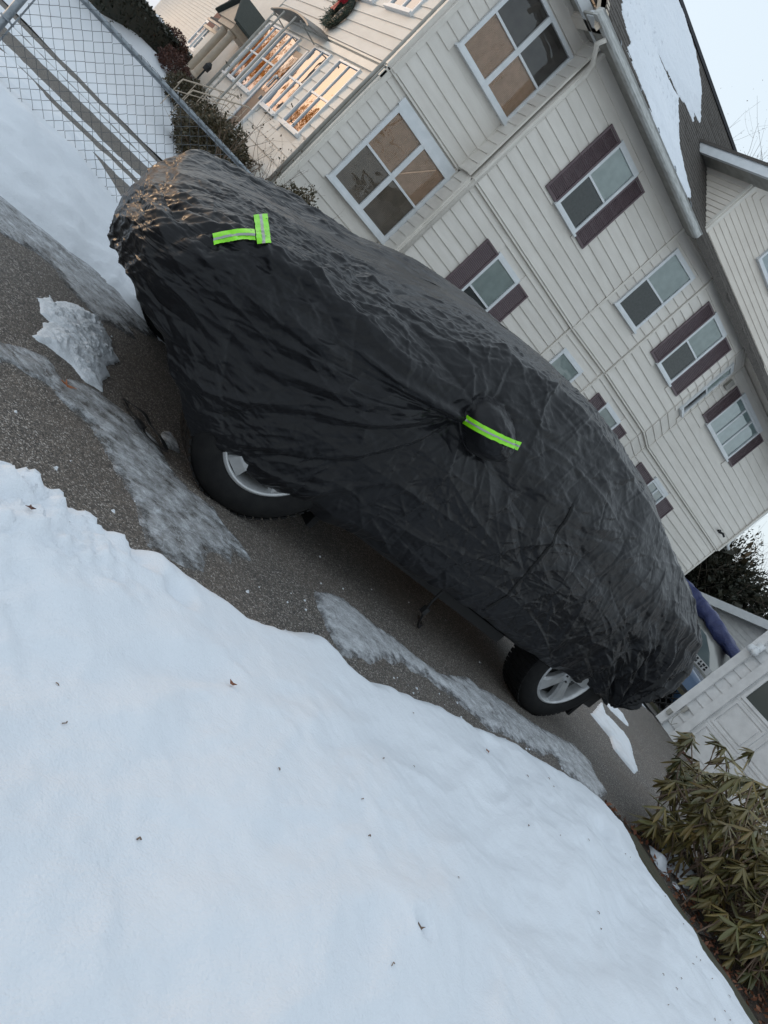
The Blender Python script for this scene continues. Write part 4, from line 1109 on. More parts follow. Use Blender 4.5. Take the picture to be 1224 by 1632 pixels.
# thousands of thin creases, each a narrow ridge lying along the pull of the cloth
SU = np.zeros((NV + 1, NU)); TV = np.zeros((NV + 1, NU))
d_ = np.sqrt((np.roll(GX, -1, 1) - GX)**2 + (np.roll(GY, -1, 1) - GY)**2 + (np.roll(GZ, -1, 1) - GZ)**2)
e_ = np.sqrt(np.diff(GX, axis=0)**2 + np.diff(GY, axis=0)**2 + np.diff(GZ, axis=0)**2)
TV[1:] = np.cumsum(e_, axis=0)
rc = np.random.RandomState(77)
crease = np.zeros_like(GX)
def add_crease(j, i, ang, L, w, a, curv):
    """ang measured in the cloth plane: 0 along the car, pi/2 upwards"""
    du = max(d_[j, i], 1e-4); dv = max((TV[min(j + 1, NV), i] - TV[max(j - 1, 0), i]) / 2, 1e-4)
    if du < .0012: return
    R_ = L / 2 + 3 * w
    ni = int(min(R_ / du + 2, 260)); nj = int(min(R_ / dv + 2, 200))
    j0, j1 = max(0, j - nj), min(NV, j + nj); i0, i1 = i - ni, i + ni
    if i0 < 0 or i1 >= NU: return
    S_ = slice(j0, j1 + 1), slice(i0, i1 + 1)
    # local tangent frame from real positions
    px0 = np.array([GX[j, i], GY[j, i], GZ[j, i]])
    iu = min(i + 3, NU - 1); tu = np.array([GX[j, iu] - GX[j, i], GY[j, iu] - GY[j, i], GZ[j, iu] - GZ[j, i]]); tu /= np.linalg.norm(tu) + 1e-9
    nn = N_[j, i]; tv = np.cross(nn, tu); tv /= np.linalg.norm(tv) + 1e-9
    if tv[2] < 0 and j < VS: tv = -tv
    X = GX[S_] - px0[0]; Y = GY[S_] - px0[1]; Z = GZ[S_] - px0[2]
    p = X * tu[0] + Y * tu[1] + Z * tu[2]; q = X * tv[0] + Y * tv[1] + Z * tv[2]
    c, s_ = math.cos(ang), math.sin(ang)
    al = p * c + q * s_; dd = -p * s_ + q * c + curv * al * al
    tp = np.clip(1 - (2 * al / L)**2, 0, 1)
    ww = w * (.45 + .55 * tp)
    # steep on one side, gentle on the other
    pr_ = np.where(dd > 0, np.exp(-np.abs(dd) / ww), np.exp(-np.abs(dd) / (ww * 2.4)))
    crease[S_] += a * tp * pr_
PXm, PZm = 2.40, .96
def cloth_angle(j, i):
    x, y, z = GX[j, i], GY[j, i], GZ[j, i]
    if j >= VS:                                  # hood, windscreen, roof
        return rc.normal(0.25, .40)
    if x > 3.9:
        t = (x - 3.9) / 1.5
        tgt = math.atan2(gz - z, (gx - x) + .02)
        return rc.normal(math.pi / 2, .5) if rc.rand() > t else rc.normal(tgt, .30)
    if x < 2.3:
        return rc.normal(math.atan2(z - PZm, x - PXm), .30)
    return rc.normal(-.5, .8)
iN = np.arange(NN)
def scatter(n, Lr, wr, ar, loose=.3):
    for _ in range(n):
        i = rc.randint(6, NN - 6); j = int(rc.randint(4, NV * .86))
        L = rc.uniform(*Lr) ; w = rc.uniform(*wr); a = rc.uniform(*ar) * (1 if rc.rand() < .7 else -1)
        ang = rc.uniform(0, math.pi) if rc.rand() < loose else cloth_angle(j, i)
        # normals of plan run nose to tail along +u
        add_crease(j, i, ang, L, w, a, rc.normal(0, .8) if L < .3 else rc.normal(0, .35))
scatter(170, (.5, 1.3), (.012, .024), (.005, .013), .10)
scatter(1000, (.16, .42), (.005, .010), (.002, .006), .28)
scatter(2800, (.05, .18), (.0035, .0065), (.0008, .0026), .45)
for _ in range(700):                              # hood and windscreen, pulled tight along the car
    i = rc.randint(6, int(NN * .62)); j = int(rc.randint(VS - 10, int(NV * .92)))
    add_crease(j, i, rc.normal(math.atan2(-(sy[i] - oy[i]) * 0, 1) + .2, .35) if i > NN * .12 else rc.normal(1.3, .4), rc.uniform(.12, .6), rc.uniform(.005, .010), rc.uniform(.002, .0065) * (1 if rc.rand() < .75 else -1), rc.normal(0, .5))
nosej = 0
for _ in range(420):                              # far half of the hood, seen over the nose
    i = rc.randint(NU - 250, NU - 8); j = int(rc.randint(int(VS * .7), int(NV * .95)))
    add_crease(j, i, rc.normal(1.2, .5) if i > NU - 60 else rc.normal(2.6, .35), rc.uniform(.25, .8), rc.uniform(.010, .020), rc.uniform(.003, .009) * (1 if rc.rand() < .75 else -1), rc.normal(0, .6))
for _ in range(190):                              # rumpled corner below the lamps
    i = rc.randint(6, int(NN * .30)); j = int(rc.randint(4, VS * 1.1))
    add_crease(j, i, rc.normal(.55, .35), rc.uniform(.20, .65), rc.uniform(.010, .020), rc.uniform(.004, .010) * (1 if rc.rand() < .7 else -1), rc.normal(0, .8))
for _ in range(260):                              # gathers at the rear hem
    i = rc.randint(int(NN * .74), int(NN * .93)); j = int(rc.randint(3, VS * .9))
    add_crease(j, i, rc.normal(math.atan2(gz - GZ[j, i], gx - GX[j, i] + .02), .2), rc.uniform(.2, .6), rc.uniform(.008, .016), rc.uniform(.003, .009) * (1 if rc.rand() < .65 else -1), rc.normal(0, .5))
disp += crease
# stitched door zip: a slightly gaping seam
zx = np.interp(GZ, [.30, .45, .66, .85, 1.06], [3.36, 3.372, 3.335, 3.31, 3.25]) + .0015 * np.sin(GZ * 40)
zline = np.exp(-((GX - zx) / .0045)**2) * (GZ > .31) * (GZ < 1.05) * near
disp += -.009 * zline + .003 * np.exp(-((GX - zx - .015) / .01)**2) * (GZ > .31) * (GZ < 1.05) * near
# elastic hem, gathered
hemw = np.zeros_like(GX)
for j in range(0, 19): hemw[j] = (1 - j / 19.0)
disp += hemw * (-.020 + .010 * np.sin(U * .55 + 3 * fbm(U * .02, 0 * U, 1, 2)) * 1.0 * (sstep(1.7, 1.2, GX) + .35))
# wheel-arch: hem dips a touch behind the front tyre, taut straight elsewhere
V3 = np.stack([GX, GY, GZ], -1) + N_ * disp[..., None]
V3[..., 1] -= MIR * 1.0
V3[..., 0] -= MIR * .12
pk = np.exp(-((rr - 1.0) / .13)**2) * near * (GY < 3.1)
V3 += N_ * (pk * (-.010 + .004 * np.sin(np.arctan2(GZ - mz_, GX - mx_) * 13 + 2 * fbm(GX * 6, GZ * 6, 1, 2))) )[..., None]
inner = np.clip(1 - rr, 0, 1) * near
V3 += N_ * (inner * .012 * (ridged(GX * 12 + GZ * 6, GZ * 16, 1.2, 3) - .6))[..., None]
V3 = (V3 - np.array([3.1, CY, 0])) * .95 + np.array([2.945, 3.382, .05])      # size of the real car, set on its wheels
# turned-under hem edge
rim = V3[0].copy(); rim[:, 0] -= nxv * .05; rim[:, 1] -= nyv * .05; rim[:, 2] += .02
V3 = np.concatenate([rim[None], V3], 0)
NR = V3.shape[0]
idx = np.arange(NR * NU).reshape(NR, NU)
a = idx[:-1]; b = idx[1:]; a2 = np.roll(a, -1, 1); b2 = np.roll(b, -1, 1)
FC = np.stack([a.ravel(), a2.ravel(), b2.ravel(), b.ravel()], 1)

def cover_mat():
    m = bpy.data.materials.new('black_cover_cloth'); m.use_nodes = True
    nt = m.node_tree; N = nt.nodes; L = nt.links; b = N['Principled BSDF']
    b.inputs['Base Color'].default_value = (.0080, .0083, .0100, 1)
    b.inputs['Roughness'].default_value = .37
    b.inputs['Specular IOR Level'].default_value = .22
    b.inputs['Sheen Weight'].default_value = .03
    geo = N.new('ShaderNodeNewGeometry'); P = geo.outputs['Position']
    def ridg(scale, sc, det, off):
        mp = N.new('ShaderNodeMapping'); mp.inputs['Scale'].default_value = sc; mp.inputs['Location'].default_value = off
        mp.inputs['Rotation'].default_value = (0, .35, .25)
        L.new(P, mp.inputs['Vector'])
        n = N.new('ShaderNodeTexNoise'); n.noise_type = 'RIDGED_MULTIFRACTAL'
        n.inputs['Scale'].default_value = scale; n.inputs['Detail'].default_value = det; n.inputs['Roughness'].default_value = .5
        n.inputs['Distortion'].default_value = .25
        L.new(mp.outputs[0], n.inputs['Vector']); return n.outputs['Fac']
    h1 = ridg(8, (.6, 1.1, 1.7), 6, (0, 0, 0)); h2 = ridg(22, (.7, 1.2, 1.3), 4, (4, 2, 1))
    nz = N.new('ShaderNodeTexNoise'); nz.inputs['Scale'].default_value = 4; nz.inputs['Detail'].default_value = 3; L.new(P, nz.inputs['Vector'])
    m1 = N.new('ShaderNodeMath'); m1.operation = 'MULTIPLY_ADD'; m1.inputs[1].default_value = .42; L.new(h2, m1.inputs[0]); L.new(h1, m1.inputs[2])
    def facet(scale, sc, off):
        mp = N.new('ShaderNodeMapping'); mp.inputs['Scale'].default_value = sc; mp.inputs['Location'].default_value = off; mp.inputs['Rotation'].default_value = (0, .4, .2)
        w1 = N.new('ShaderNodeTexNoise'); w1.inputs['Scale'].default_value = 3.0; w1.inputs['Detail'].default_value = 4; L.new(P, w1.inputs['Vector'])
        wm = N.new('ShaderNodeVectorMath'); wm.operation = 'MULTIPLY_ADD'; wm.inputs[1].default_value = (.28, .28, .28); L.new(w1.outputs['Color'], wm.inputs[0]); L.new(P, wm.inputs[2])
        L.new(wm.outputs[0], mp.inputs['Vector'])
        v = N.new('ShaderNodeTexVoronoi'); v.inputs['Scale'].default_value = scale; L.new(mp.outputs[0], v.inputs['Vector']); return v.outputs['Distance']
    f1 = facet(6.5, (.55, 1.1, 1.5), (0, 0, 0)); f2_ = facet(19, (.6, 1.2, 1.3), (3, 1, 5))
    m2a = N.new('ShaderNodeMath'); m2a.operation = 'MULTIPLY_ADD'; m2a.inputs[1].default_value = 1.1; L.new(f1, m2a.inputs[0]); L.new(m1.outputs[0], m2a.inputs[2])
    m2 = N.new('ShaderNodeMath'); m2.operation = 'MULTIPLY_ADD'; m2.inputs[1].default_value = .5; L.new(f2_, m2.inputs[0]); L.new(m2a.outputs[0], m2.inputs[2])
    bp = N.new('ShaderNodeBump'); bp.inputs['Strength'].default_value = .7; bp.inputs['Distance'].default_value = .006
    L.new(m2.outputs[0], bp.inputs['Height'])
    wv = N.new('ShaderNodeTexNoise'); wv.inputs['Scale'].default_value = 420; L.new(P, wv.inputs['Vector'])
    bp2 = N.new('ShaderNodeBump'); bp2.inputs['Strength'].default_value = .12; bp2.inputs['Distance'].default_value = .001
    L.new(wv.outputs['Fac'], bp2.inputs['Height']); L.new(bp.outputs[0], bp2.inputs['Normal']); L.new(bp2.outputs[0], b.inputs['Normal'])
    rn_ = N.new('ShaderNodeMapRange'); rn_.inputs[3].default_value = .26; rn_.inputs[4].default_value = .38; L.new(nz.outputs['Fac'], rn_.inputs[0]); L.new(rn_.outputs[0], b.inputs['Roughness'])
    return m
cover_m = cover_mat()
car = thing('covered_car', 'large car under a wrinkled black weather cover on the icy driveway', 'car', (3.1, CY, 0))
cover = obj('car_cover', V3.reshape(-1, 3), FC, cover_m, car, True)
_vv = V3.reshape(-1, 3); _ff = FC.reshape(NR - 1, NU, 4)[:, :NN].reshape(-1, 4)
bvh = BVHTree.FromPolygons(_vv.tolist(), _ff.tolist())

# body, bumpers and arches seen in the gap below the hem
body_m = M_('dark_underbody', (.012, .012, .013), .7)
MB().prism([(1.25, 2.9), (1.4, 2.66), (4.8, 2.66), (4.95, 2.85), (4.95, 4.0), (4.8, 4.1), (1.4, 4.1), (1.25, 3.9)], .26, .6).build('underbody', body_m, car)
MB().prism([(2.2, 2.66), (3.75, 2.66), (3.75, 4.1), (2.2, 4.1)], .20, .30).build('sill_panel', body_m, car)
MB().prism([(4.74, 2.60), (4.95, 2.62), (5.02, 2.8), (5.02, 4.0), (4.74, 4.1)], .24, .42).build('rear_bumper', body_m, car)
for (x, y) in ((2.06, 2.56), (4.72, 2.56)):
    MB().hexa([(x, y, .13), (x + .03, y, .13), (x + .03, y + .2, .13), (x, y + .2, .13), (x - .02, y, .4), (x + .02, y, .4), (x + .02, y + .22, .4), (x - .02, y + .22, .4)]).build('mud_flap', rubber_m, car)

def wheel(cx, yo, side, rot=0):
    """side -1: outer face towards -y"""
    R = .358; Wd = .235; c = (cx, yo, R - .006)
    w = MB()
    prof_ = [(.232, .014), (.250, .004), (.290, -.006), (.326, .004), (.346, .018), (.356, .038), (.358, .10), (.358, .20), (.346, .222), (.30, .236), (.232, .236)]
    w.lathe([(r, -side * o if side < 0 else -o) for r, o in prof_], c, 'Y', 64)
    tyre = w.build('wheel', rubber_m, car, True)
    # tread blocks around the edge
    t = MB()
    for k in range(60):
        a = 2 * math.pi * k / 60; da = .035
        for (o0, o1, sh) in ((.022, .085, 0), (.095, .155, .5), (.165, .225, 0)):
            aa = a + sh * .05
            q = []
            for (r) in (.354, .362):
                for (o, d) in ((o0, -da), (o0, da), (o1, da), (o1, -da)):
                    an = aa + d
                    q.append((c[0] + r * math.cos(an), c[1] - side * o, c[2] + r * math.sin(an)))
            t.hexa(q)
    t.build('tread', rubber_m, tyre, kind='stuff')
    rm = MB()
    rm.lathe([(r, -side * o) for r, o in [(.236, .012), (.226, .004), (.219, .010), (.213, .030), (.205, .06), (.200, .20)]], c, 'Y', 64)
    rim_ = rm.build('rim', alloy_m, tyre, True)
    MB().lathe([(r, -side * o) for r, o in [(.0, .075), (.20, .08), (.20, .09)]], c, 'Y', 32).build('brake_disc', M_('brake_dark', (.02, .02, .02), .5) if 'brake_dark' not in bpy.data.materials else bpy.data.materials['brake_dark'], tyre)
    for k in range(5):
        a = rot + 2 * math.pi * k / 5; ca, sa = math.cos(a), math.sin(a)
        def pt(r, w_, o): return (c[0] + r * ca - w_ * sa, c[1] - side * o, c[2] + r * sa + w_ * ca)
        sp = MB()
        # broad spoke with a raised centre
        L0 = [(.045, .034, .020), (.11, .036, .012), (.17, .046, .010), (.212, .062, .016)]
        vs = []; fs = []
        for (r, hw, o) in L0:
            vs += [pt(r, -hw, o + .018), pt(r, -hw * .78, o), pt(r, hw * .78, o), pt(r, hw, o + .018), pt(r, hw * .8, o + .05), pt(r, -hw * .8, o + .05)]
        for i in range(len(L0) - 1):
            for j in range(6): fs.append((6 * i + j, 6 * i + (j + 1) % 6, 6 * i + 6 + (j + 1) % 6, 6 * i + 6 + j))
        sp.add(vs, fs); sp.build('spoke', alloy_m, tyre)
    hb = MB(); hb.lathe([(r, -side * o) for r, o in [(.0, .004), (.028, .005), (.036, .010), (.052, .014), (.058, .03), (.058, .06)]], c, 'Y', 32); hb.build('hub', alloy_m, tyre, True)
    ln = MB()
    for k in range(5):
        a = rot + 2 * math.pi * (k + .5) / 5
        ln.tube([(c[0] + .042 * math.cos(a), c[1] - side * .004, c[2] + .042 * math.sin(a)), (c[0] + .042 * math.cos(a), c[1] - side * .02, c[2] + .042 * math.sin(a))], .007, 6)
    ln.build('lug_nut', dark_m, tyre)
wheel(1.655, 2.50, -1, .5)
wheel(4.33, 2.51, -1, .2)
wheel(1.655, 4.24, 1, .3)
wheel(4.33, 4.24, 1, .9)

# reflective tapes sewn on the cover
def hit(P, from_=(0, 0, 1.0)):
    o = Vector(from_); d = (Vector(P) - o).normalized()
    h = bvh.ray_cast(o, d)
    return h[0], h[1]
def tape(P0, P1, w, name='reflective_tape', mid=None, up=Vector((0, 0, 1))):
    n = 26; vs = []; fs = []; sv = []; sf = []
    for i in range(n + 1):
        t = i / n
        p = Vector(P0).lerp(Vector(P1), t)
        if mid: p = p + Vector(mid) * (4 * t * (1 - t))
        cr = (Vector(P1) - Vector(P0)).normalized()
        view = (p - Vector((0, 0, 1))).normalized()
        lat = view.cross(cr).normalized()
        row = []
        for k in (-1, -.5, -.22, .22, .5, 1):
            q = p + lat * (w / 2) * k
            hp, hn = hit(q)
            if hp is None: hp, hn = q, -view
            if hn.dot(view) > 0: hn = -hn
            row.append(hp - view * .011 + hn * .003)
        vs += [tuple(r) for r in row]
    for i in range(n):
        for k in range(5): fs.append((6 * i + k, 6 * i + k + 1, 6 * i + 7 + k, 6 * i + 6 + k))
    o = obj(name, vs, fs, green_m, car, True)
    sv = []; 
    for i in range(n + 1):
        for k in (2, 3):
            r = Vector(vs[6 * i + k]); view = (r - Vector((0, 0, 1))).normalized(); sv.append(tuple(r - view * .0025))
    sf = [(2 * i, 2 * i + 1, 2 * i + 3, 2 * i + 2) for i in range(n)]
    obj('silver_stripe', sv, sf, silver_m, o, True)
    return o
def along(px, py, d):
    v = CR.transposed() @ Vector((px - 612., 816. - py, -1241.8)); v = v / math.hypot(v.x, v.y)
    return Vector((0, 0, 1)) + v * d
tape((.99, 2.75, .715), (1.083, 2.75, .830), .036, mid=(0, 0, .012))
tape((1.045, 2.75, .893), (1.128, 2.75, .832), .048)
tape((2.06, 2.38, .945), (2.375, 2.38, 1.035), .036, mid=(.0, 0, -.008))
# dark zip line
vs = []; fs = []
zs2 = np.linspace(.335, 1.04, 60)
for i, z in enumerate(zs2):
    x = float(np.interp(z, [.30, .45, .66, .85, 1.06], [3.36, 3.372, 3.335, 3.31, 3.25])) + .0015 * math.sin(z * 40)
    hw = .0034 + .0034 * abs(math.sin(z * 23 + 2 * math.sin(z * 9)))
    for s in (-1, 1):
        h = bvh.ray_cast(Vector((.95 * x + s * hw, 2.0, .95 * z + .05)), Vector((0, 1, 0)))
        p = h[0] if h[0] else Vector((.95 * x, 2.5, z))
        vs.append((p.x, p.y - .006, p.z))
for i in range(len(zs2) - 1): fs.append((2 * i, 2 * i + 1, 2 * i + 3, 2 * i + 2))
obj('door_zip', vs, fs, M_('zip_black', (.003, .003, .003), .9), car)
# securing strap hanging below the sill
m = MB(); m.tube([(3.02, 2.60, .28), (3.03, 2.60, .18), (3.06, 2.60, .10), (3.12, 2.62, .03), (3.17, 2.64, .008), (3.24, 2.70, .008), (3.28, 2.80, .008)], .007, 5)
m.box(3.035, 3.065, 2.59, 2.62, .10, .14)
m.build('hanging_strap', strap_m, car)
# ---------------------------------------------------------------- shrubs and trees
def leaf_cloud(n, cfun, size, aspect=.5, seed=1, bend=True):
    """many small folded leaves; cfun(rs, n) gives centres and outward directions"""
    rs = np.random.RandomState(seed)
    P, D = cfun(rs, n)
    n = len(P)
    D = D + rs.normal(scale=.75, size=D.shape); D /= np.linalg.norm(D, axis=1)[:, None]
    R = rs.normal(size=D.shape); S = np.cross(D, R); S /= np.linalg.norm(S, axis=1)[:, None]
    Nn = np.cross(S, D)
    L = size * rs.uniform(.6, 1.3, n)[:, None]; Wd = L * aspect * .5
    v = np.stack([P, P + D * L * .5 + S * Wd + Nn * L * .08, P + D * L, P + D * L * .5 - S * Wd + Nn * L * .08], 1).reshape(-1, 3)
    f = np.arange(4 * n).reshape(n, 4)
    return v, f

def blob(c, r, seed, shell=.55, lump=.28):
    c = np.array(c); r = np.array(r)
    def fn(rs, n):
        d = rs.normal(size=(n, 3)); d /= np.linalg.norm(d, axis=1)[:, None]
        l = 1 + lump * fbm(d[:, 0] * 1.7 + seed, d[:, 1] * 1.7, d[:, 2] * 1.7, 3)
        u = (shell + (1 - shell) * rs.uniform(0, 1, n)**.6) * l
        P = c + d * u[:, None] * r
        keep = P[:, 2] > c[2] - r[2] * .95
        return P[keep], d[keep]
    return fn

def branchy(m, p, d, L, r, depth, rs, spread=.6, up=.15, nseg=3, kids=3):
    pts = [p]; rr = [r]
    q = Vector(p); dd = Vector(d).normalized()
    for i in range(nseg):
        dd = (dd + Vector((rs.gauss(0, .16), rs.gauss(0, .16), rs.gauss(0, .12) + up * .25))).normalized()
        q = q + dd * (L / nseg); pts.append(q.copy()); rr.append(r * (1 - .45 * (i + 1) / nseg))
    m.tube(pts, rr, 5 if r > .02 else 3, caps=False)
    ends = [pts[-1]]
    if depth > 0:
        for k in range(kids):
            i = rs.randint(1, nseg); b = pts[i]
            nd = (dd + Vector((rs.gauss(0, spread), rs.gauss(0, spread), rs.gauss(0, spread * .7) + up))).normalized()
            ends += branchy(m, b, nd, L * rs.uniform(.55, .8), rr[i] * .62, depth - 1, rs, spread, up, nseg, kids)
    return ends

def shrub(name, label, loc, r, n, size, mat, seed, group='bushes along the house front', cat='bush', aspect=.5, lump=.28, stems=True, extra=None):
    t = thing(name, label, cat, loc, group)
    c = (loc[0], loc[1], loc[2] + r[2] * .85)
    v, f = leaf_cloud(n, blob(c, r, seed, .45, lump), size, aspect, seed)
    obj('foliage', v, f, mat, t, kind='stuff')
    if stems:
        m = MB(); rs = random.Random(seed)
        for k in range(9):
            a = rs.uniform(0, 6.3)
            branchy(m, Vector(loc) + Vector((.1 * math.cos(a), .1 * math.sin(a), 0)), Vector((.6 * math.cos(a), .6 * math.sin(a), 1)), r[2] * 1.1, .012 + r[2] * .01, 2, rs, .6, .1, 3, 2)
        m.build('stem', twig_m, t)
    return t

shrub('boxwood_bush', 'dense brown green bush beside the near corner of the house wall', (4.62, 11.30, .15), (.44, .38, .62), 5200, .055, box_leaf_m, 3)
shrub('boxwood_bush', 'large brown leaved bush between the fence rail and the front steps', (3.85, 13.4, .2), (.60, .85, .50), 8000, .06, box_leaf_m, 5)
shrub('boxwood_bush', 'rounded brown bush right of the handrail below the front windows', (3.95, 14.9, .22), (.48, .75, .46), 6000, .06, box_leaf_m, 8)
shrub('boxwood_bush', 'low brown bush left of the front steps under the far windows', (3.95, 17.6, .5), (.42, .8, .36), 4500, .06, box_leaf_m, 12)
shrub('boxwood_bush', 'small tangled bush at the foot of the porch columns', (3.8, 19.3, .8), (.4, .7, .28), 3000, .06, red_leaf_m, 15)
shrub('red_bush', 'round dark red bush beside the porch columns in front of the next house', (4.0, 22.2, .95), (.45, .6, .42), 4200, .055, red_leaf_m, 19, None)
# bare rose canes with a few shrivelled leaves at the house corner
t = thing('bare_shrub', 'leafless thorny shrub with a few curled leaves at the sunlit house corner', 'shrub', (4.1, 12.2, .2))
m = MB(); rs = random.Random(4); ends = []
for k in range(16):
    a = rs.uniform(0, 6.3); ends += branchy(m, Vector((4.1 + .25 * math.cos(a), 12.3 + .5 * math.sin(a), .15)), Vector((.35 * math.cos(a), .6 * math.sin(a), 1.2)), .95, .012, 2, rs, .55, .2, 4, 2)
m.build('cane', twig_m, t)
E_ = np.array([tuple(e) for e in ends])
v, f = leaf_cloud(len(E_) * 2, lambda r_, n: (E_[r_.randint(0, len(E_), n)] + r_.normal(scale=.02, size=(n, 3)), r_.normal(size=(n, 3))), .05, .5, 3)
obj('dry_leaf', v, f, box_leaf_m, t, kind='stuff')

# rhododendron in the bed at the lower right
def rleaf(L, W, droop, roll):
    vs = []; fs = []; n = 5
    for i in range(n + 1):
        t = i / n; w = W * (math.sin(math.pi * min(1, t * .93 + .07))**.75) * .5 + .0008
        x = L * t; z = -droop * L * t * t; c = roll * w
        vs += [(x, -w, z - c), (x, 0, z), (x, w, z - c)]
    for i in range(n):
        for j in range(2): fs.append((3 * i + j, 3 * i + 3 + j, 3 * i + 4 + j, 3 * i + 1 + j))
    return vs, fs
RL = [raw_mesh('rhododendron_leaf', *rleaf(.125 * k, .023 * w, d, r), mt, True) for (k, w, d, r, mt) in
      ((1, 1, .12, .5, rhodo_m), (.9, .9, .22, .9, rhodo_m), (1.1, 1.05, .05, .6, rhodo_m2), (.8, .8, .3, 1.2, rhodo_m), (1.0, .75, .18, 1.4, rhodo_m2))]
rb = thing('rhododendron', 'sprawling rhododendron with long drooping olive leaves beside the driveway', 'shrub', (6.1, 1.55, 0))
rs = random.Random(21)
m = MB(); tips = []
bases = [(5.75, 1.75), (6.0, 1.5), (5.85, 1.3), (6.2, 1.7), (5.55, 1.9), (6.1, 1.1), (5.7, 1.0), (6.4, 1.4), (5.45, 1.6), (6.3, .9), (5.6, 1.35), (6.5, 1.85)]
for i, (bx_, by_) in enumerate(bases):
    for k in range(6):
        a = rs.uniform(0, 6.3)
        p = Vector((bx_, by_, -.02)); d = Vector((.9 * math.cos(a), .9 * math.sin(a), rs.uniform(.35, 1.1))).normalized()
        L = rs.uniform(.55, .85)
        pts = [p]; q = p.copy(); dd = d.copy()
        for s in range(5):
            dd = (dd + Vector((rs.gauss(0, .2), rs.gauss(0, .2), .10))).normalized(); q = q + dd * L / 5; pts.append(q.copy())
        m.tube(pts, [.009, .008, .006, .005, .0045, .004], 5, caps=False)
        tips.append((pts[-1], dd))
        for b in (2, 3, 4, 4):
            d2 = (dd + Vector((rs.gauss(0, .8), rs.gauss(0, .8), rs.gauss(.15, .4)))).normalized(); q2 = pts[b].copy(); pp = [q2.copy()]; l2 = rs.uniform(.18, .4)
            for s in range(3):
                d2 = (d2 + Vector((rs.gauss(0, .15), rs.gauss(0, .15), .12))).normalized(); q2 = q2 + d2 * l2 / 3; pp.append(q2.copy())
            m.tube(pp, [.006, .005, .0045, .004], 4, caps=False); tips.append((pp[-1], d2))
for k in range(120):
    q = Vector((rs.uniform(5.05, 6.7), rs.uniform(.75, 1.95), rs.uniform(.10, .62)))
    b0 = Vector((q.x + rs.uniform(-.2, .2), q.y + rs.uniform(-.15, .15), max(0, q.z - rs.uniform(.2, .35))))
    m.tube([b0, b0.lerp(q, .5) + Vector((rs.gauss(0, .02), rs.gauss(0, .02), .01)), q], [.005, .004, .0035], 4, caps=False)
    tips.append((q, Vector((rs.gauss(0, .4), rs.gauss(0, .4), 1)).normalized()))
for k in range(34):
    q = Vector((rs.uniform(4.95, 5.5), rs.uniform(.9, 1.95), rs.uniform(.06, .32)))
    b0 = Vector((q.x + .25, q.y - .05, 0))
    m.tube([b0, b0.lerp(q, .5) + Vector((0, 0, .03)), q], [.005, .004, .003], 4, caps=False)
    tips.append((q, Vector((-.4, rs.gauss(0, .3), .8)).normalized()))
m.build('branch', twig_m, rb)
leaves = []
for (p, d) in tips:
    if p.z < .04: continue
    n = rs.randint(8, 13); a0 = rs.uniform(0, 6.3)
    ax = (d + Vector((0, 0, .6))).normalized(); u = ax.cross(Vector((.3, 1, .2))).normalized(); w = ax.cross(u)
    for k in range(n):
        a = a0 + 2 * math.pi * k / n + rs.gauss(0, .15); el = rs.uniform(-1.15, .35) - (.2 if k % 2 else 0)
        dirv = (u * math.cos(a) + w * math.sin(a)) * math.cos(el) + Vector((0, 0, 1)) * math.sin(el)
        dirv = (dirv - Vector((0, 0, .25))).normalized()
        side = Vector((0, 0, 1)).cross(dirv); side = side.normalized() if side.length > .05 else u
        nz = dirv.cross(side)
        R3 = Matrix((dirv, side, nz)).transposed().to_4x4()
        leaves.append((p, R3 @ Matrix.Rotation(rs.gauss(0, .35), 4, 'X'), rs.randrange(5), rs.uniform(.6, 1.25)))
leaves.sort(key=lambda l: (l[0] - Vector((0, 0, 1))).length)
jm = {0: MB(), 1: MB()}
for i, (p, R3, k, s) in enumerate(leaves):
    m4 = Matrix.Translation(p) @ R3 @ Matrix.Diagonal((s, s, s, 1))
    if i < 298: inst('leaf', RL[k], m4, rb)
    else:
        me = RL[k]; q = jm[1 if k in (2, 4) else 0]
        q.add([m4 @ v.co for v in me.vertices], [tuple(pp.vertices) for pp in me.polygons])
jm[0].build('foliage', rhodo_m, rb, True, kind='stuff'); jm[1].build('foliage', rhodo_m2, rb, True, kind='stuff')

# tangle of bare stems in front of it and the dark yew behind
t = thing('bare_shrub', 'tangle of arching bare tan stems at the right edge below the rhododendron', 'shrub', (5.9, .75, 0))
m = MB(); rs = random.Random(9)
for k in range(22):
    p = Vector((5.8 + rs.uniform(-.35, .6), .72 + rs.uniform(-.35, .35), -.02)); L = rs.uniform(.3, .75)
    d = Vector((rs.gauss(0, .5), rs.gauss(0, .5), 1)); branchy(m, p, d, L, .0065, 1, rs, .5, -.1, 5, 2)
m.build('stem', M_('tan_stem', (.20, .115, .06), .7, (.12, .07, .045), 9), t)
shrub('spruce_bush', 'dark blue green needle bush low at the right edge behind bare stems', (6.55, .75, -.1), (.55, .5, .36), 6000, .05, M_('blue_green_needles', (.012, .035, .033), .6, (.02, .05, .04), 12), 33, None, aspect=.12)
# litter: dead leaves lying in the bed
v, f = leaf_cloud(6500, lambda r_, n: (lambda X, Y: (np.stack([X, Y, bed_z(X, Y) + .012], 1), np.stack([r_.normal(size=n), r_.normal(size=n), .15 * np.ones(n)], 1)))(r_.uniform(4.75, 8.4, n), r_.uniform(-1.2, 2.05, n)), .034, .5, 8)
o = obj('dead_leaves', v, f, brown_leaf_m); o['kind'] = 'stuff'

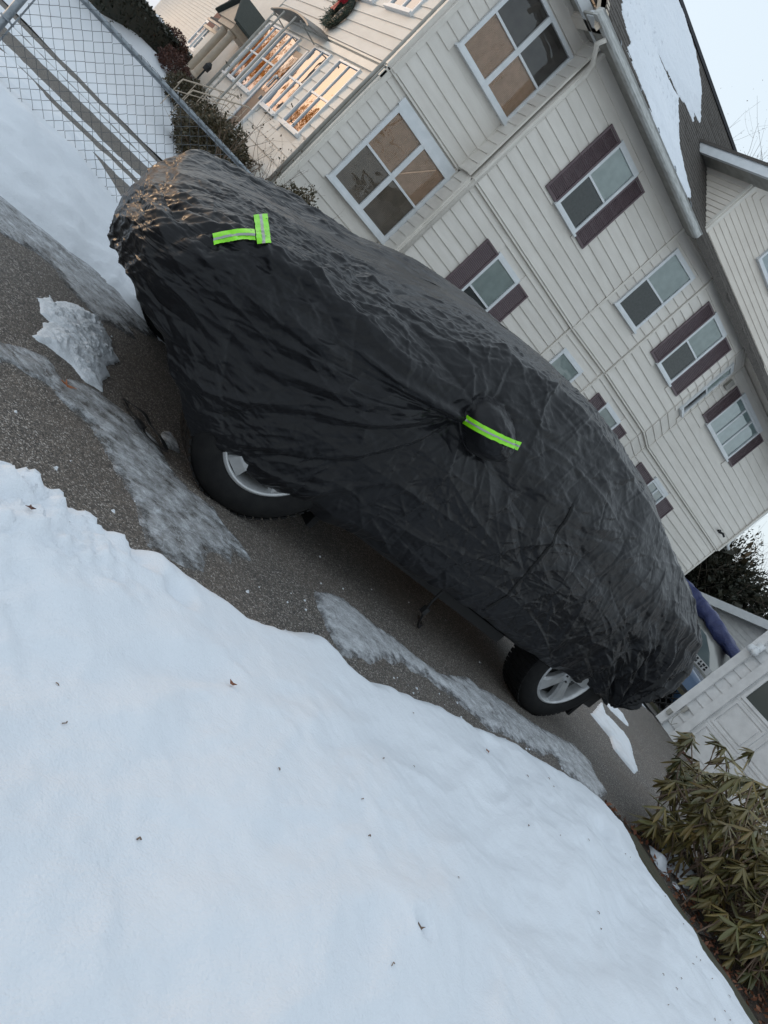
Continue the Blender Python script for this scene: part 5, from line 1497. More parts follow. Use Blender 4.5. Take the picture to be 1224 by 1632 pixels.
# woods closing the view behind the back yard
def big_tree(name, label, loc, h, seed, mat, n, lsize, spread=1.0, group=None, depth=4, r0=.16, cat='tree'):
    t = thing(name, label, cat, loc, group); m = MB(); rs = random.Random(seed)
    trunk = [Vector(loc) + Vector((.05 * h * math.sin(i * .7 + seed) * .3, .04 * h * math.cos(i * .9) * .3, h * .38 * i / 4)) for i in range(5)]
    m.tube(trunk, [r0 * (1 - .12 * i) for i in range(5)], 8, caps=False)
    ends = []
    for k in range(6):
        a = 2 * math.pi * k / 6 + rs.uniform(-.4, .4)
        ends += branchy(m, trunk[2 + k % 3], Vector((spread * math.cos(a), spread * math.sin(a), 1.0)), h * .36, r0 * .5, depth - 1, rs, .55, .12, 4, 3)
    m.build('trunk', bark_m, t)
    if n:
        Ee = np.array([tuple(e) for e in ends])
        v, f = leaf_cloud(n, lambda r_, n: (Ee[r_.randint(0, len(Ee), n)] + r_.normal(scale=.03 * h, size=(n, 3)), r_.normal(size=(n, 3))), lsize, .5, seed)
        obj('crown', v, f, mat, t, kind='stuff')
    return t
for i, (x, y, hh, rr_, lb) in enumerate(((24.0, 17.2, 4.8, 2.2, 'dark hedge tree straight behind the far house corner'), (26.5, 14.9, 5.4, 2.4, 'dark overgrown tree rising above the small white shed'), (29.0, 19.5, 6.6, 2.8, 'tall dark tree farthest back behind the far end of the house'),
                                   (27.5, 12.0, 4.6, 2.2, 'dark shrubby tree right of the shed roof'))):
    t = thing('hedge_tree', lb, 'tree', (x, y, 0), 'dark trees behind the back yard')
    v, f = leaf_cloud(17000, blob((x, y, hh * .45), (rr_, rr_, hh * .52), i + 50, .2, .4), .15, .35, i + 60)
    v2, f2 = leaf_cloud(3500, blob((x, y, hh * .42), (rr_ * .85, rr_ * .85, hh * .46), i + 50, .0, .3), .42, .5, i + 90)
    v, f = np.concatenate([v, v2]), np.concatenate([f, f2 + len(v)])
    obj('crown', v, f, dark_leaf_m, t, kind='stuff')
    m = MB(); rs = random.Random(i)
    for k in range(7):
        a = rs.uniform(0, 6.3); branchy(m, Vector((x + .4 * math.cos(a), y + .4 * math.sin(a), 0)), Vector((.6 * math.cos(a), .6 * math.sin(a), 1)), hh * .6, .07, 3, rs, .6, .1, 4, 3)
    m.build('trunk', bark_m, t)
big_tree('berry_tree', 'bare tree with small berries against the sky beyond the roof', (18.9, 19.9, 0), 13.4, 71, red_leaf_m, 1500, .035, .6, None, 5, .34)
# trees across the street and behind the camera: seen only mirrored in the windows
for i, (x, y, h, lb) in enumerate(((-7.5, 40, 6.0, 'street tree with orange leaves opposite the sunlit front'), (-1.5, 46, 6.6, 'tall street tree with orange leaves farther up the road'), (-12.5, 50, 7.2, 'broad orange leaved tree at the end of the road'))):
    big_tree('street_tree', lb, (x, y, 0), h, 80 + i, autumn_m, 6000, .22, .9, 'trees along the street', 5, .22)
big_tree('bare_tree', 'large bare tree on the lawn across the drive', (3.4, -7.5, 0), 12.5, 91, None, 0, 0, 1.0, None, 5, .3)
big_tree('bare_tree', 'second bare tree farther along the lawn', (11.5, -9.5, 0), 11.0, 95, None, 0, 0, 1.0, None, 5, .25)

# unseen hedge added across the street, beyond the left edge of the picture: it keeps the low sun off the drive
sh_ = thing('sun_block_hedge', 'unseen hedge added across the street to block the low sun, in front of the orange trees', 'hedge', (-11, 24, 0))
rs_ = np.random.RandomState(15); n = 16000
t_ = rs_.uniform(0, 1, n); u_ = rs_.uniform(-1, 1, n); e = rs_.choice([0, 1], n, p=[.75, .25]); zz = rs_.uniform(0, 1, n)
hx = -24 + 25 * t_ + np.where(e == 0, -np.sign(u_) * .3, u_ * .35); hy = 16.5 + 14.4 * t_ + np.where(e == 0, np.sign(u_) * .4, u_ * .3)
hz = .1 + np.where(e == 1, 2.25, zz * 2.25) + .12 * fbm(t_ * 30, u_, 0, 2)
Ph = np.stack([hx, hy, hz], 1)
v, f = leaf_cloud(n, lambda r_, k: (Ph, rs_.normal(size=(n, 3))), .17, .5, 4)
obj('foliage', v, f, dark_leaf_m, sh_, kind='stuff')
MB().hexa([(-24, 16.2, 0), (1, 30.6, 0), (.7, 31.2, 0), (-24.3, 16.8, 0), (-24, 16.2, 2.25), (1, 30.6, 2.25), (.7, 31.2, 2.25), (-24.3, 16.8, 2.25)]).build('inner_branches', dark_leaf_m, sh_)  # solid core of the added hedge, stops the low sun
# ---------------------------------------------------------------- garage, shed, vehicles, next house, small things
GX0 = 11.1
gar = thing('white_garage', 'white garage with panelled door and corner flood light at the end of the drive', 'garage', (GX0, 5.1, 0))
G1 = wmap((GX0, 5.09), (GX0, -1.2))      # outward is -x
MB().box(GX0 + .02, GX0 + 6, -1.2, 5.07, -.1, 3.1).build('wall', white_m, gar)
gpaint = M_('garage_white', (.70, .70, .70), .5, (.60, .60, .60), 8, .1, 60)
z = .12; hs = .165; gm_ = MB()
k = 0
while z < 3.0:
    for (a, b) in ((.10, .29),):
        m4 = None
        c = [G1(a + x * (b - a), -.018 - y * .9, z + q * hs) for (x, y, q) in bv]
        MB().add(c, bf).build('siding_board', gpaint, gar)
    z += hs; k += 1
trim(gar, G1, -.03, .10, -.02, .05, .02, 3.0, gpaint, 'corner_board')
trim(gar, G1, .29, .42, -.02, .045, .0, 2.3, gpaint, 'door_casing'); trim(gar, G1, 2.95, 3.10, -.02, .045, .0, 2.3, gpaint, 'door_casing')
trim(gar, G1, .29, 3.10, -.02, .045, 2.14, 2.3, gpaint, 'door_casing')
MB().mbox(G1, 3.1, 6.2, -.02, .0, .0, 3.0).build('front_wall', gpaint, gar)
MB().mbox(G1, .29, 3.1, -.02, .0, 2.3, 3.0).build('front_wall', gpaint, gar)
MB().mbox(G1, -.05, 6.2, -.02, .06, 2.98, 3.16).build('fascia', gpaint, gar)
MB().hexa([(GX0 - .3, -1.4, 3.14), (GX0 + 3, -1.4, 4.6), (GX0 + 3, 5.3, 4.6), (GX0 - .3, 5.3, 3.14), (GX0 - .3, -1.4, 3.22), (GX0 + 3, -1.4, 4.68), (GX0 + 3, 5.3, 4.68), (GX0 - .3, 5.3, 3.22)]).build('roof', shingle_m, gar)
MB().hexa([(GX0 + 3, -1.4, 4.6), (GX0 + 6.3, -1.4, 3.14), (GX0 + 6.3, 5.3, 3.14), (GX0 + 3, 5.3, 4.6), (GX0 + 3, -1.4, 4.68), (GX0 + 6.3, -1.4, 3.22), (GX0 + 6.3, 5.3, 3.22), (GX0 + 3, 5.3, 4.68)]).build('roof', shingle_m, gar)
gd = MB().mbox(G1, .42, 2.95, -.015, .0, .02, 2.14).build('garage_door', gpaint, gar)
rows = ((.06, .52), (.58, 1.04), (1.10, 1.56), (1.62, 2.08))
for ri, (a, b) in enumerate(rows):
    for ci in range(4):
        s0 = .46 + ci * .625; s1 = s0 + .57
        if ri == 2:
            fr = frame_boxes(G1, s0, s1, a, b, .045, .0, .022).build('door_window', gpaint, gd)
        else:
            frame_boxes(G1, s0, s1, a, b, .035, .0, .014).build('door_panel', gpaint, gd)
            MB().mbox(G1, s0 + .07, s1 - .07, .0, .012, a + .07, b - .07).build('raised_panel', gpaint, gd)
        if ri == 2: MB().mbox(G1, s0 + .045, s1 - .045, .001, .006, a + .045, b - .045).build('door_pane', M_('garage_glass', (.06, .07, .065), .15) if 'garage_glass' not in bpy.data.materials else bpy.data.materials['garage_glass'], gd)
for (a, b) in ((.535, .565), (1.055, 1.085), (1.575, 1.605)):
    MB().mbox(G1, .43, 2.94, .0, .006, a, b).build('section_joint', gpaint, gd)
MB().mbox(G1, .42, 2.95, .0, .012, -.002, .03).build('weather_strip', M_('brick_red_strip', (.10, .045, .035), .8), gd)
m = MB(); 
for (s, z) in ((.06, 1.60), (.14, 1.60)):
    m.lathe([(0, 0), (.045, .0), (.055, .05), (.035, .10), (0, .11)], G1(s, .13, z), 'Z', 14)
m.mbox(G1, .05, .16, .045, .075, 1.66, 1.80); m.tube([G1(.10, .06, 1.72), G1(.06, .13, 1.69)], .018, 6); m.tube([G1(.10, .06, 1.72), G1(.14, .13, 1.69)], .018, 6)
m.build('flood_light', white_m, gar, True)
m = MB(); m.mbox(G1, .12, .17, .022, .05, .36, .46); m.tube([G1(.145, .05, .37), G1(.15, .06, .2), G1(.2, .06, .12), G1(.24, .05, .2)], .006, 5); m.mbox(G1, .02, .08, .05, .09, .18, .26)
m.build('outdoor_socket', grime_m, gar)

# far small shed with a gable
sh = thing('white_shed', 'small white gabled shed with a grey door behind the parked vehicles', 'shed', (18, 8, 0))
S1 = wmap((18, 9.55), (18, 5.1))
MB().add([(18, 9.55, 0), (18, 5.1, 0), (18, 5.1, 2.2), (18, 7.3, 3.05), (18, 9.55, 2.2), (22, 9.55, 0), (22, 5.1, 0), (22, 5.1, 2.2), (22, 7.3, 3.05), (22, 9.55, 2.2)],
         [(0, 1, 2, 3, 4), (9, 8, 7, 6, 5), (0, 4, 9, 5), (1, 6, 7, 2)]).build('wall', gpaint, sh)
z = .3
while z < 3.0:
    a = 0 if z < 2.1 else (z + .1 - 2.2) / .85 * 2.25; b = 4.45 if z < 2.1 else 4.45 - (z + .1 - 2.2) / .85 * 2.2
    sp = [(a, .35), (3.6, b)] if z < 1.8 else [(a, b)]
    for (p, q) in sp:
        if q - p > .05: MB().add([S1(p + x * (q - p), .002 - y * .8, z + w_ * .12) for (x, y, w_) in bv], bf).build('siding_board', gpaint, sh)
    z += .12
MB().mbox(S1, .38, 3.55, .0, .02, .05, 1.85).build('shed_door', M_('grey_door', (.28, .31, .32), .5, (.24, .27, .28), 5), sh)
frame_boxes(S1, .30, 3.62, .0, 1.93, .08, .0, .05).build('door_casing', gpaint, sh)
for sg, (ya, yb, za, zb) in ((1, (9.95, 7.3, 2.10, 3.14)), (-1, (4.7, 7.3, 2.10, 3.14))):
    MB().hexa([(17.7, ya, za - .06), (22.2, ya, za - .06), (22.2, yb, zb - .06), (17.7, yb, zb - .06), (17.7, ya, za), (22.2, ya, za), (22.2, yb, zb), (17.7, yb, zb)]).build('roof', snow_old_m if sg == 5 else M_('shed_roof', (.30, .33, .36), .5) if 'shed_roof' not in bpy.data.materials else bpy.data.materials['shed_roof'], sh)
    MB().hexa([(17.66, ya, za - .2), (17.7, ya, za - .2), (17.7, yb, zb - .2), (17.66, yb, zb - .2), (17.66, ya, za + .01), (17.7, ya, za + .01), (17.7, yb, zb + .01), (17.66, yb, zb + .01)]).build('rake_board', white_m, sh)

# silver van parked crosswise, its windows showing above the blue pickup
silver_p = M_('silver_paint', (.36, .36, .34), .3, None, metal=.5, coat=.5)
blue_p = M_('blue_paint', (.03, .075, .16), .28, (.02, .06, .13), 5, metal=.3, coat=.6)
tint_m = M_('car_glass', (.10, .14, .15), .08, (.16, .20, .21), 2)
def body_loft(secs, n=14):
    """secs: (y, half-width bottom, half-width top, z bottom, z belt, z top) rounded sections along y, about x=0"""
    vs = []; fs = []
    for (y, wb, wt, z0, zb, zt) in secs:
        ring = [(-wb, z0), (-wb * 1.02, z0 + (zb - z0) * .5), (-wb, zb), (-wb * .96, zb + (zt - zb) * .25), (-(wb + wt) / 2 * .97, zb + (zt - zb) * .65), (-wt, zt - (zt - zb) * .08), (-wt * .8, zt), (wt * .8, zt), (wt, zt - (zt - zb) * .08), ((wb + wt) / 2 * .97, zb + (zt - zb) * .65), (wb * .96, zb + (zt - zb) * .25), (wb, zb), (wb * 1.02, z0 + (zb - z0) * .5), (wb, z0)]
        vs += [(x, y, z) for x, z in ring]
    m = len(ring)
    for i in range(len(secs) - 1):
        for j in range(m): fs.append((i * m + j, i * m + (j + 1) % m, (i + 1) * m + (j + 1) % m, (i + 1) * m + j))
    fs.append(tuple(range(m))[::-1]); fs.append(tuple(range((len(secs) - 1) * m, len(secs) * m)))
    return vs, fs
def place(vs, x, y, z=0): return [(a + x, b + y, c + z) for a, b, c in vs]
van = thing('silver_van', 'silver van parked crosswise behind the covered car, partly under a blue tarp', 'van', (15.9, 8.3, 0))
vs, fs = body_loft([(-2.15, .70, .55, .30, .75, .82), (-2.0, .78, .60, .22, .85, .95), (-1.45, .82, .62, .2, .95, 1.08), (-.85, .83, .60, .2, .98, 1.50), (-.3, .84, .62, .2, 1.0, 1.62), (.8, .84, .63, .2, 1.0, 1.64), (1.7, .83, .62, .2, 1.0, 1.60), (2.05, .80, .60, .25, .98, 1.45), (2.15, .75, .55, .3, .9, 1.2)])
obj('body', place(vs, 15.9, 8.3), fs, silver_p, van, True)
def sidewin(pts, name='side_window'):
    o_ = [(15.9 - xx, 8.3 + yy, zz) for (xx, yy, zz) in pts]
    n = len(o_); MB().extr(o_, (.03, 0, 0)).build(name, tint_m, van)
sidewin([(.835, -1.2, 1.06), (.835, -.45, 1.06), (.78, -.45, 1.46), (.80, -.62, 1.44), (.815, -.95, 1.26)])
sidewin([(.845, -.38, 1.06), (.845, .55, 1.06), (.785, .55, 1.50), (.785, -.38, 1.49)]); sidewin([(.845, .62, 1.06), (.84, 1.5, 1.06), (.785, 1.4, 1.48), (.785, .62, 1.50)])
MB().box(15.9 - .862, 15.9 - .845, 7.0, 9.9, .98, 1.03).build('belt_moulding', silver_p, van)
for y in (6.85, 9.75):
    w = MB(); w.lathe([(.0, -.10), (.2, -.10), (.22, -.12), (.29, -.12), (.31, -.1), (.31, .1)], (15.9 - .78, y, .31), 'Y', 28)
    vv = [(15.9 - .78 + (b_ - y), y + (a_ - (15.9 - .78)), c_) for a_, b_, c_ in w.v]
    obj('wheel', vv, w.f, rubber_m, van, True)
tp = thing('blue_tarp', 'long blue tarpaulin bundle draped over the roof of the silver van', 'tarp', (15.7, 8.9, 1.6))
n = 40; mring = 12; vs = []; fs = []
for i in range(n + 1):
    t = i / n; y = 7.0 + 3.6 * t
    w = .36 * math.sin(math.pi * min(1, .05 + t * .9))**.35; h = .20 * math.sin(math.pi * min(1, .07 + t * .86))**.5 + .02
    zc = 1.66 + .10 * math.sin(t * 3.1) - .12 * (1 - t)**3
    for k in range(mring):
        a = 2 * math.pi * k / mring
        wr_ = 1 + .06 * math.sin(i * 1.9 + k) + .05 * math.sin(i * .7 + 2 * k)
        ca_, sa_ = math.cos(a), math.sin(a)
        vs.append((15.55 + w * math.copysign(abs(ca_)**.45, ca_) * wr_, y, zc + h * math.copysign(abs(sa_)**.6, sa_) * wr_ * (1 if sa_ > 0 else .6 + .25 * math.sin(i * .8 + k))))
for i in range(n):
    for k in range(mring): fs.append((i * mring + k, i * mring + (k + 1) % mring, (i + 1) * mring + (k + 1) % mring, (i + 1) * mring + k))
fs.append(tuple(range(mring))[::-1]); fs.append(tuple(range(n * mring, (n + 1) * mring)))
obj('sheet', vs, fs, tarp_m, tp, True)

pk_ = thing('blue_pickup', 'dark blue car standing in front of the van beyond the covered car', 'car', (13.6, 7.2, 0))
vs, fs = body_loft([(-1.9, .62, .5, .32, .62, .70), (-1.75, .72, .6, .22, .70, .78), (-1.1, .76, .62, .2, .76, .86), (-.9, .76, .60, .2, .76, .88), (.9, .76, .6, .2, .78, .90), (1.9, .74, .6, .22, .76, .86), (2.1, .68, .55, .3, .7, .8)])
obj('body', place(vs, 13.6, 7.6), fs, blue_p, pk_, True)
MB().box(13.6 - .79, 13.6 - .765, 5.9, 9.4, .48, .54).build('side_moulding', dark_m, pk_)
MB().box(13.6 - .775, 13.6 - .760, 6.9, 6.93, .3, .75).build('door_gap', dark_m, pk_)
for y in (6.35, 9.0):
    w = MB(); w.lathe([(.0, -.10), (.18, -.10), (.20, -.12), (.27, -.12), (.29, -.1), (.29, .1)], (13.6 - .7, y, .29), 'Y', 28)
    vv = [(13.6 - .7 + (b_ - y), y + (a_ - (13.6 - .7)), c_) for a_, b_, c_ in w.v]
    obj('wheel', vv, w.f, rubber_m, pk_, True)
sg_ = thing('lettered_sign', 'pale lettered strip leaning behind the blue car below the van windows', 'sign', (14.75, 7.4, .9))
MB().box(14.73, 14.75, 6.85, 8.3, .92, 1.06).build('board', M_('sign_white', (.6, .6, .6), .5), sg_)
MB().box(14.735, 14.745, 7.3, 7.34, 0, .92).build('stake', wood_m, sg_); MB().box(14.735, 14.745, 8.0, 8.04, 0, .92).build('stake', wood_m, sg_)
m = MB(); y = 8.2
rs = random.Random(3)
while y > 6.95:
    for (a, b) in ((.945, .985), (1.0, 1.04)):
        w = rs.uniform(.03, .06)
        m.box(14.722, 14.729, y - w, y, a, b)
    y -= rs.uniform(.07, .1)
m.build('lettering', dark_m, sg_)
# lattice skirt beside the garage
lt = thing('garden_lattice', 'low black lattice panel beside the garage corner', 'lattice', (11.9, 5.4, 0))
m = MB()
for k in range(-6, 16):
    y0 = 5.3 + k * .13
    for sg in (1, -1):
        a = (11.9 + .01 * sg, y0 if sg > 0 else y0 + .42, .04); b = (11.9 + .01 * sg, y0 + .42 if sg > 0 else y0, .46)
        if min(a[1], b[1]) > 5.22 and max(a[1], b[1]) < 7.3: m.tube([a, b], .012, 4)
m.build('slat', strap_m, lt, kind='stuff')
MB().box(11.88, 11.92, 5.22, 7.32, .46, .52).build('top_rail', wood_m, lt); MB().box(11.88, 11.92, 5.22, 7.32, .0, .05).build('bottom_rail', wood_m, lt)
MB().box(11.86, 11.94, 5.14, 5.22, .0, .9).build('post', wood_m, lt)

# ---- next house up the street: porch columns, siding, red upper wall
nh = thing('columned_house', 'neighbouring house with paired porch columns and pink lit siding beyond the front', 'house', (5.2, 20.5, .9))
N1 = wmap((4.9, 24.6), (4.9, 18.9))
MB().box(4.92, 12, 18.9, 24.6, .2, 6.4).build('wall', siding_far_m, nh)
z = 1.2
while z < 3.1:
    MB().add([N1(3.4 + x * 2.25, .0 - y * .6, z + q * .085) for (x, y, q) in bv], bf).build('siding_board', siding_far_m, nh); z += .085
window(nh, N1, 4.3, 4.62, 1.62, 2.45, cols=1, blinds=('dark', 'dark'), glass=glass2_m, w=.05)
for (y) in (21.0, 20.2):
    m = MB(); m.lathe([(.12, 0), (.12, .05), (.10, .07), (.095, .1), (.085, 1.18), (.10, 1.21), (.12, 1.23), (.12, 1.28), (0, 1.28)], (4.40, y, 1.24), 'Z', 20)
    m.build('column', cream_m, nh, True)
MB().box(4.1, 4.9, 19.2, 21.9, .3, 1.24).build('porch_slab', concrete_m, nh)
MB().box(4.25, 4.9, 19.9, 21.4, 2.52, 2.66).build('porch_beam', cream_m, nh)
MB().add([(4.2, 21.6, 2.66), (4.2, 19.7, 2.66), (4.2, 20.6, 3.15), (4.9, 21.6, 2.66), (4.9, 19.7, 2.66), (4.9, 20.6, 3.15)], [(0, 1, 2), (5, 4, 3), (0, 3, 4, 1)]).build('pediment', cream_m, nh)
MB().hexa([(4.1, 19.55, 2.66), (6, 19.55, 2.66), (6, 20.6, 3.24), (4.1, 20.6, 3.24), (4.1, 19.55, 2.71), (6, 19.55, 2.71), (6, 20.6, 3.30), (4.1, 20.6, 3.30)]).build('porch_roof', M_('dark_green_shingle', (.035, .045, .042), .85, (.05, .06, .055), 25), nh)
MB().hexa([(4.1, 20.6, 3.24), (6, 20.6, 3.24), (6, 21.7, 2.66), (4.1, 21.7, 2.66), (4.1, 20.6, 3.30), (6, 20.6, 3.30), (6, 21.7, 2.71), (4.1, 21.7, 2.71)]).build('porch_roof', bpy.data.materials['dark_green_shingle'], nh)
m = MB(); m.tube([(4.3, 19.35, 1.24), (4.3, 19.35, 1.5)], .02, 6); m.lathe([(0, 0), (.07, .0), (.08, .12), (.03, .2), (0, .2)], (4.3, 19.35, 1.5), 'Z', 12); m.build('lantern', dark_m, nh)

rh = thing('red_gabled_house', 'far house with pale siding below and dark red shingles above, snow on its porch roof', 'house', (5.4, 25, 1))
R1 = wmap((5.0, 34), (5.0, 22.2))
MB().box(5.02, 12, 22.25, 34, .3, 3.3).build('wall', siding_far_m, rh)
m = MB(); z = 1.0
while z < 3.3:
    m.add([R1(x * R1.L, .0 - y * .6, z + q * .1) for (x, y, q) in bv], bf); z += .1
m.build('siding', siding_far_m, rh, kind='stuff')
MB().box(5.3, 12, 22.3, 25.6, 3.3, 6.5).build('red_wall', brickred_m, rh)
MB().box(5.02, 12, 25.6, 34, 3.3, 6.5).build('upper_wall', siding_far_m, rh)
MB().box(4.94, 5.3, 22.6, 25.6, 2.5, 6.0).build('red_bay', brickred_m, rh)
MB().box(4.90, 5.3, 22.6, 25.6, 2.42, 2.5).build('trim_band', cream_m, rh)
trim(rh, R1, R1.L - .9, R1.L - .75, .0, .05, 1.0, 2.6, white_m, 'corner_board')
for (a, b) in ((8.0, 8.6), (8.9, 9.6)):
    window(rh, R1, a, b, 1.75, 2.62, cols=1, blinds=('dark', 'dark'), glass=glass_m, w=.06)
R2 = wmap((5.29, 34), (5.29, 22.2))
for (a, b) in ((10.3, 11.2),):
    window(rh, R2, a, b, 3.35, 4.6, cols=1, blinds=('pale', 'pale'), glass=glass2_m, w=.1)
MB().hexa([(4.7, 22.0, 2.62), (5.3, 22.0, 3.05), (5.3, 24.6, 3.05), (4.7, 24.6, 2.62), (4.7, 22.0, 2.68), (5.3, 22.0, 3.12), (5.3, 24.6, 3.12), (4.7, 24.6, 2.68)]).build('porch_roof', shingle_m, rh)
MB().hexa([(4.74, 22.3, 2.68), (5.28, 22.3, 3.10), (5.28, 23.9, 3.10), (4.74, 23.6, 2.68), (4.74, 22.4, 2.75), (5.28, 22.3, 3.19), (5.28, 23.9, 3.19), (4.74, 23.5, 2.75)]).build('roof_snow', snow_m, rh)
MB().box(4.66, 4.72, 22.4, 24.6, 2.56, 2.62).build('gutter', steel_m, rh)

# hedge with snow on top, behind a second green mesh fence
def path(t): return Vector((2.3 + 2.6 * t, 20.1 + 4.9 * t, 0))
hd = thing('clipped_hedge', 'long dark hedge with patches of snow on top at the upper left', 'hedge', (3, 20, 0))
rs_ = np.random.RandomState(5); n = 16000
t_ = rs_.uniform(-.3, .82, n); e = rs_.choice([0, 1, 2], n)
u_ = rs_.uniform(-1, 1, n); zz = rs_.uniform(0, 1, n)
t_ = (t_ + .3) / 1.12 * 1.5 - .5
px2 = 2.3 + 2.6 * t_ + .55 + np.where(e == 0, -.35, u_ * .35) + rs_.normal(scale=.03, size=n); py2 = 20.1 + 4.9 * t_ + rs_.normal(scale=.05, size=n)
pz2 = .78 + np.where(e == 1, .66, zz * .66) + .12 * t_ + .05 * fbm(t_ * 20, u_ * 2, 0, 2)
Pp = np.stack([px2, py2, pz2], 1)
v, f = leaf_cloud(n, lambda r_, k: (Pp, rs_.normal(size=(n, 3)) + np.array([-.5, -.3, .2])), .09, .5, 2)
obj('foliage', v, f, dark_leaf_m, hd, kind='stuff')
m = MB(); m.hexa([tuple(path(-.5) + Vector((.30, 0, .6))), tuple(path(-.5) + Vector((.8, 0, .6))), tuple(path(1) + Vector((.8, 0, .6))), tuple(path(1) + Vector((.30, 0, .6))),
                  tuple(path(-.5) + Vector((.32, 0, 1.32))), tuple(path(-.5) + Vector((.8, 0, 1.32))), tuple(path(1) + Vector((.8, 0, 1.5))), tuple(path(1) + Vector((.32, 0, 1.5)))])
m.build('inner_branches', dark_leaf_m, hd)
m = MB()
for k in range(46):
    t = rs_.uniform(-.45, .98); c = path(t) + Vector((.5 + rs_.uniform(-.12, .25), 0, 1.49 + .12 * t)); r = rs_.uniform(.06, .16)
    vs = []; 
    for j in range(9):
        a = 2 * math.pi * j / 9; q = r * rs_.uniform(.7, 1.2)
        vs.append((c.x + q * .5 * math.cos(a), c.y + q * 1.6 * math.sin(a), c.z - .04))
    vs.append((c.x, c.y, c.z + .05)); m.add(vs, [(j, (j + 1) % 9, 9) for j in range(9)])
m.build('snow_cap', snow_m, hd, kind='stuff')
f2 = thing('mesh_fence', 'second chain link fence with green mesh and tan top rail at the upper left', 'fence', (2.2, 17.8, 0))
def path2(t): return Vector((1.95 + 2.75 * t, 18.8 + 4.9 * t, 0))
m = MB(); m.tube([tuple(path2(t) + Vector((0, 0, 1.25 + .0 * t))) for t in np.linspace(-.5, 1, 12)], .018, 6); m.build('top_rail', cream_m, f2)
for t in np.linspace(-.5, 1, 5):
    m = MB(); m.tube([tuple(path2(t) + Vector((0, 0, .5))), tuple(path2(t) + Vector((0, 0, 1.27)))], .018, 6); m.build('post', cream_m, f2)
vs = []; fs = []
def seg2(a, b, r):
    a = Vector(a); b = Vector(b); t = (b - a).normalized(); u = t.cross(Vector((.9, -.4, 0))).normalized() * r; n = len(vs)
    vs.extend([tuple(a - u), tuple(a + u), tuple(b + u), tuple(b - u)]); fs.append((n, n + 1, n + 2, n + 3))
LL = 5.6; dz = .42; nn = 210
for k in range(-14, nn):
    for sg in (1, -1):
        t0 = k / nn * 1.5 - .5; t1 = t0 + sg * dz / LL
        if min(t0, t1) < -.52 or max(t0, t1) > 1: continue
        seg2(tuple(path2(t0) + Vector((0, 0, .83))), tuple(path2(t1) + Vector((0, 0, 1.25))), .003)
obj('mesh', vs, fs, M_('green_wire', (.03, .07, .05), .5), f2, kind='stuff')

# ---- small things lying about
def curl_leaf(name, label, p, s, mat, seed, cat='leaf', spikes=7):
    rs = random.Random(seed); vs = [(0, 0, .012)]; fs = []
    for k in range(spikes * 2):
        a = 2 * math.pi * k / (spikes * 2); r = s * (1 if k % 2 == 0 else .38) * rs.uniform(.75, 1.15)
        vs.append((r * math.cos(a), r * math.sin(a) * .7, .006 + s * .45 * abs(math.sin(a * 1.5 + seed)) * (1 if k % 2 == 0 else .3)))
    for k in range(spikes * 2): fs.append((0, 1 + k, 1 + (k + 1) % (spikes * 2)))
    o = obj(name, [(x + p[0], y + p[1], z + p[2]) for x, y, z in vs], fs, mat, loc=p)
    so = o.modifiers.new('thickness', 'SOLIDIFY'); so.thickness = .0012
    return tag(o, label, cat)
def on_snow(x, y): return float(lawn_z(np.array([x]), np.array([y]))[0])
curl_leaf('maple_leaf', 'curled orange maple leaf lying on the long ice sheet', (.925, 2.60, .012), .030, orange_leaf_m, 2)
curl_leaf('dead_leaf', 'withered brown leaf on the snow below the front wheel', (1.225, 1.262, on_snow(1.225, 1.262)), .014, brown_leaf_m, 5, spikes=3)
curl_leaf('dead_leaf', 'dark leaf sunk in a small melt hole near the bottom edge', (1.58, .678, on_snow(1.58, .678) + .002), .018, twig_m, 8, spikes=3)
curl_leaf('dead_leaf', 'round brown leaf on the snow at the middle right', (2.86, 1.34 + .3, on_snow(2.86, 1.64)), .015, brown_leaf_m, 11, spikes=5)
curl_leaf('dead_leaf', 'dark red leaf caught in lumpy snow at the left edge', (.66, 1.50, on_snow(.66, 1.50)), .014, red_leaf_m, 14, spikes=4)
rs = random.Random(55); m = MB()
for k in range(46):
    x = rs.uniform(.5, 4.3); y = rs.uniform(.3, 1.7)
    if k < 14: x = rs.uniform(3.0, 4.4)
    z = on_snow(x, y) + .002; a = rs.uniform(0, 6.3); l = rs.uniform(.004, .014)
    m.tube([(x, y, z), (x + l * .5 * math.cos(a), y + l * .5 * math.sin(a), z + .003), (x + l * math.cos(a + .5), y + l * math.sin(a + .5), z)], rs.uniform(.0008, .0016), 4)
o = m.build('twig_debris', twig_m); o['kind'] = 'stuff'
# stones and ice crumbs on the asphalt
m = MB(); rs = random.Random(77)
def crumb(mm, x, y, z, r):
    vs = [(x + r * math.cos(a) * rs.uniform(.7, 1.2), y + r * math.sin(a) * rs.uniform(.7, 1.2), z) for a in np.linspace(0, 5.2, 6)]
    vs += [(x + r * .5 * math.cos(a), y + r * .5 * math.sin(a), z + r * rs.uniform(.6, 1.0)) for a in np.linspace(.4, 5.0, 4)]
    mm.add(vs, [(i, (i + 1) % 6, 6 + (i * 4 // 6)) for i in range(6)] + [(6, 7, 8, 9)] + [(i, 6 + (i * 4 // 6), 6 + ((i + 5) % 6) * 4 // 6) for i in range(6)])
for k in range(90):
    x = rs.uniform(.7, 5); y = 1.95 + abs(rs.gauss(0, .16)) if rs.random() < .75 else rs.uniform(2.0, 3.6)
    crumb(m, x, y, 0, rs.uniform(.002, .008))
o = m.build('ice_crumbs', snow_old_m); o['kind'] = 'stuff'
m = MB(); 
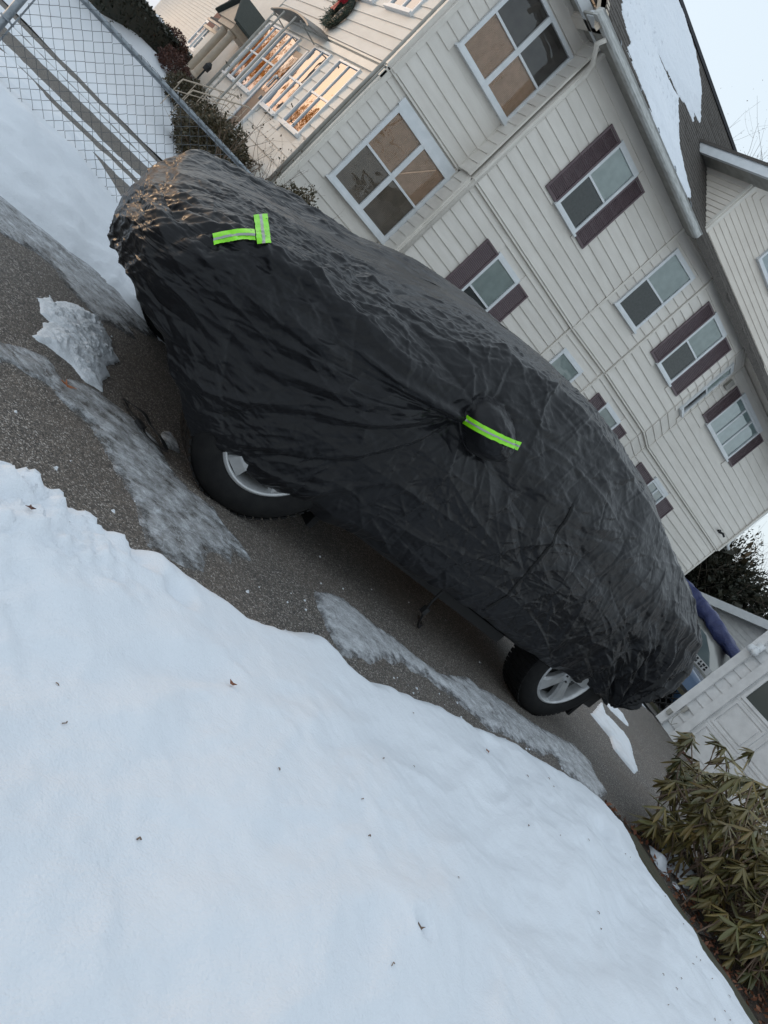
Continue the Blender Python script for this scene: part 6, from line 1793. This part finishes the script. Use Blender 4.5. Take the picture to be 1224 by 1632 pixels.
for k in range(240): crumb(m, rs.uniform(.6, 6), rs.uniform(1.85, 4.6), 0, rs.uniform(.002, .005))
o = m.build('grit', M_('grit', (.25, .22, .19), .8, (.1, .09, .08), 40)); o['kind'] = 'stuff'
# loose strap with buckle on the ice
st = thing('luggage_strap', 'black webbing strap with a buckle lying on ice before the front wheel', 'strap', (1.29, 2.75, .015))
def ribbon(pts, w, name):
    vs = []; fs = []; P = [Vector(p) for p in pts]
    Q = []
    for i in range(len(P) - 1):
        for t in (0, .25, .5, .75):
            p0 = P[max(i - 1, 0)]; p1 = P[i]; p2 = P[i + 1]; p3 = P[min(i + 2, len(P) - 1)]
            Q.append(.5 * ((2 * p1) + (p2 - p0) * t + (2 * p0 - 5 * p1 + 4 * p2 - p3) * t * t + (3 * p1 - p0 - 3 * p2 + p3) * t**3))
    Q.append(P[-1])
    for i, p in enumerate(Q):
        d = (Q[min(i + 1, len(Q) - 1)] - Q[max(i - 1, 0)]).normalized(); s = d.cross(Vector((.2 * math.sin(i * .6), .1, 1))).normalized() * w / 2
        for zz in (0, .0022): vs += [tuple(p - s + Vector((0, 0, zz))), tuple(p + s + Vector((0, 0, zz)))]
    for i in range(len(Q) - 1):
        a, b = 4 * i, 4 * i + 4
        fs += [(a, a + 1, b + 1, b), (a + 2, b + 2, b + 3, a + 3), (a, b, b + 2, a + 2), (a + 1, a + 3, b + 3, b + 1)]
    return obj(name, vs, fs, strap_m, st)
ribbon([(1.205, 2.85, .012), (1.25, 2.835, .02), (1.29, 2.80, .03), (1.325, 2.76, .02), (1.365, 2.70, .022), (1.39, 2.655, .014)], .022, 'webbing')
ribbon([(1.215, 2.835, .012), (1.225, 2.76, .018), (1.25, 2.70, .03), (1.285, 2.655, .016), (1.335, 2.625, .018), (1.37, 2.61, .025), (1.355, 2.66, .014)], .020, 'webbing')
MB().hexa([(1.235, 2.70, .016), (1.262, 2.67, .016), (1.285, 2.69, .016), (1.258, 2.725, .016), (1.235, 2.70, .03), (1.262, 2.67, .03), (1.285, 2.69, .03), (1.258, 2.725, .03)]).build('buckle', strap_m, st)
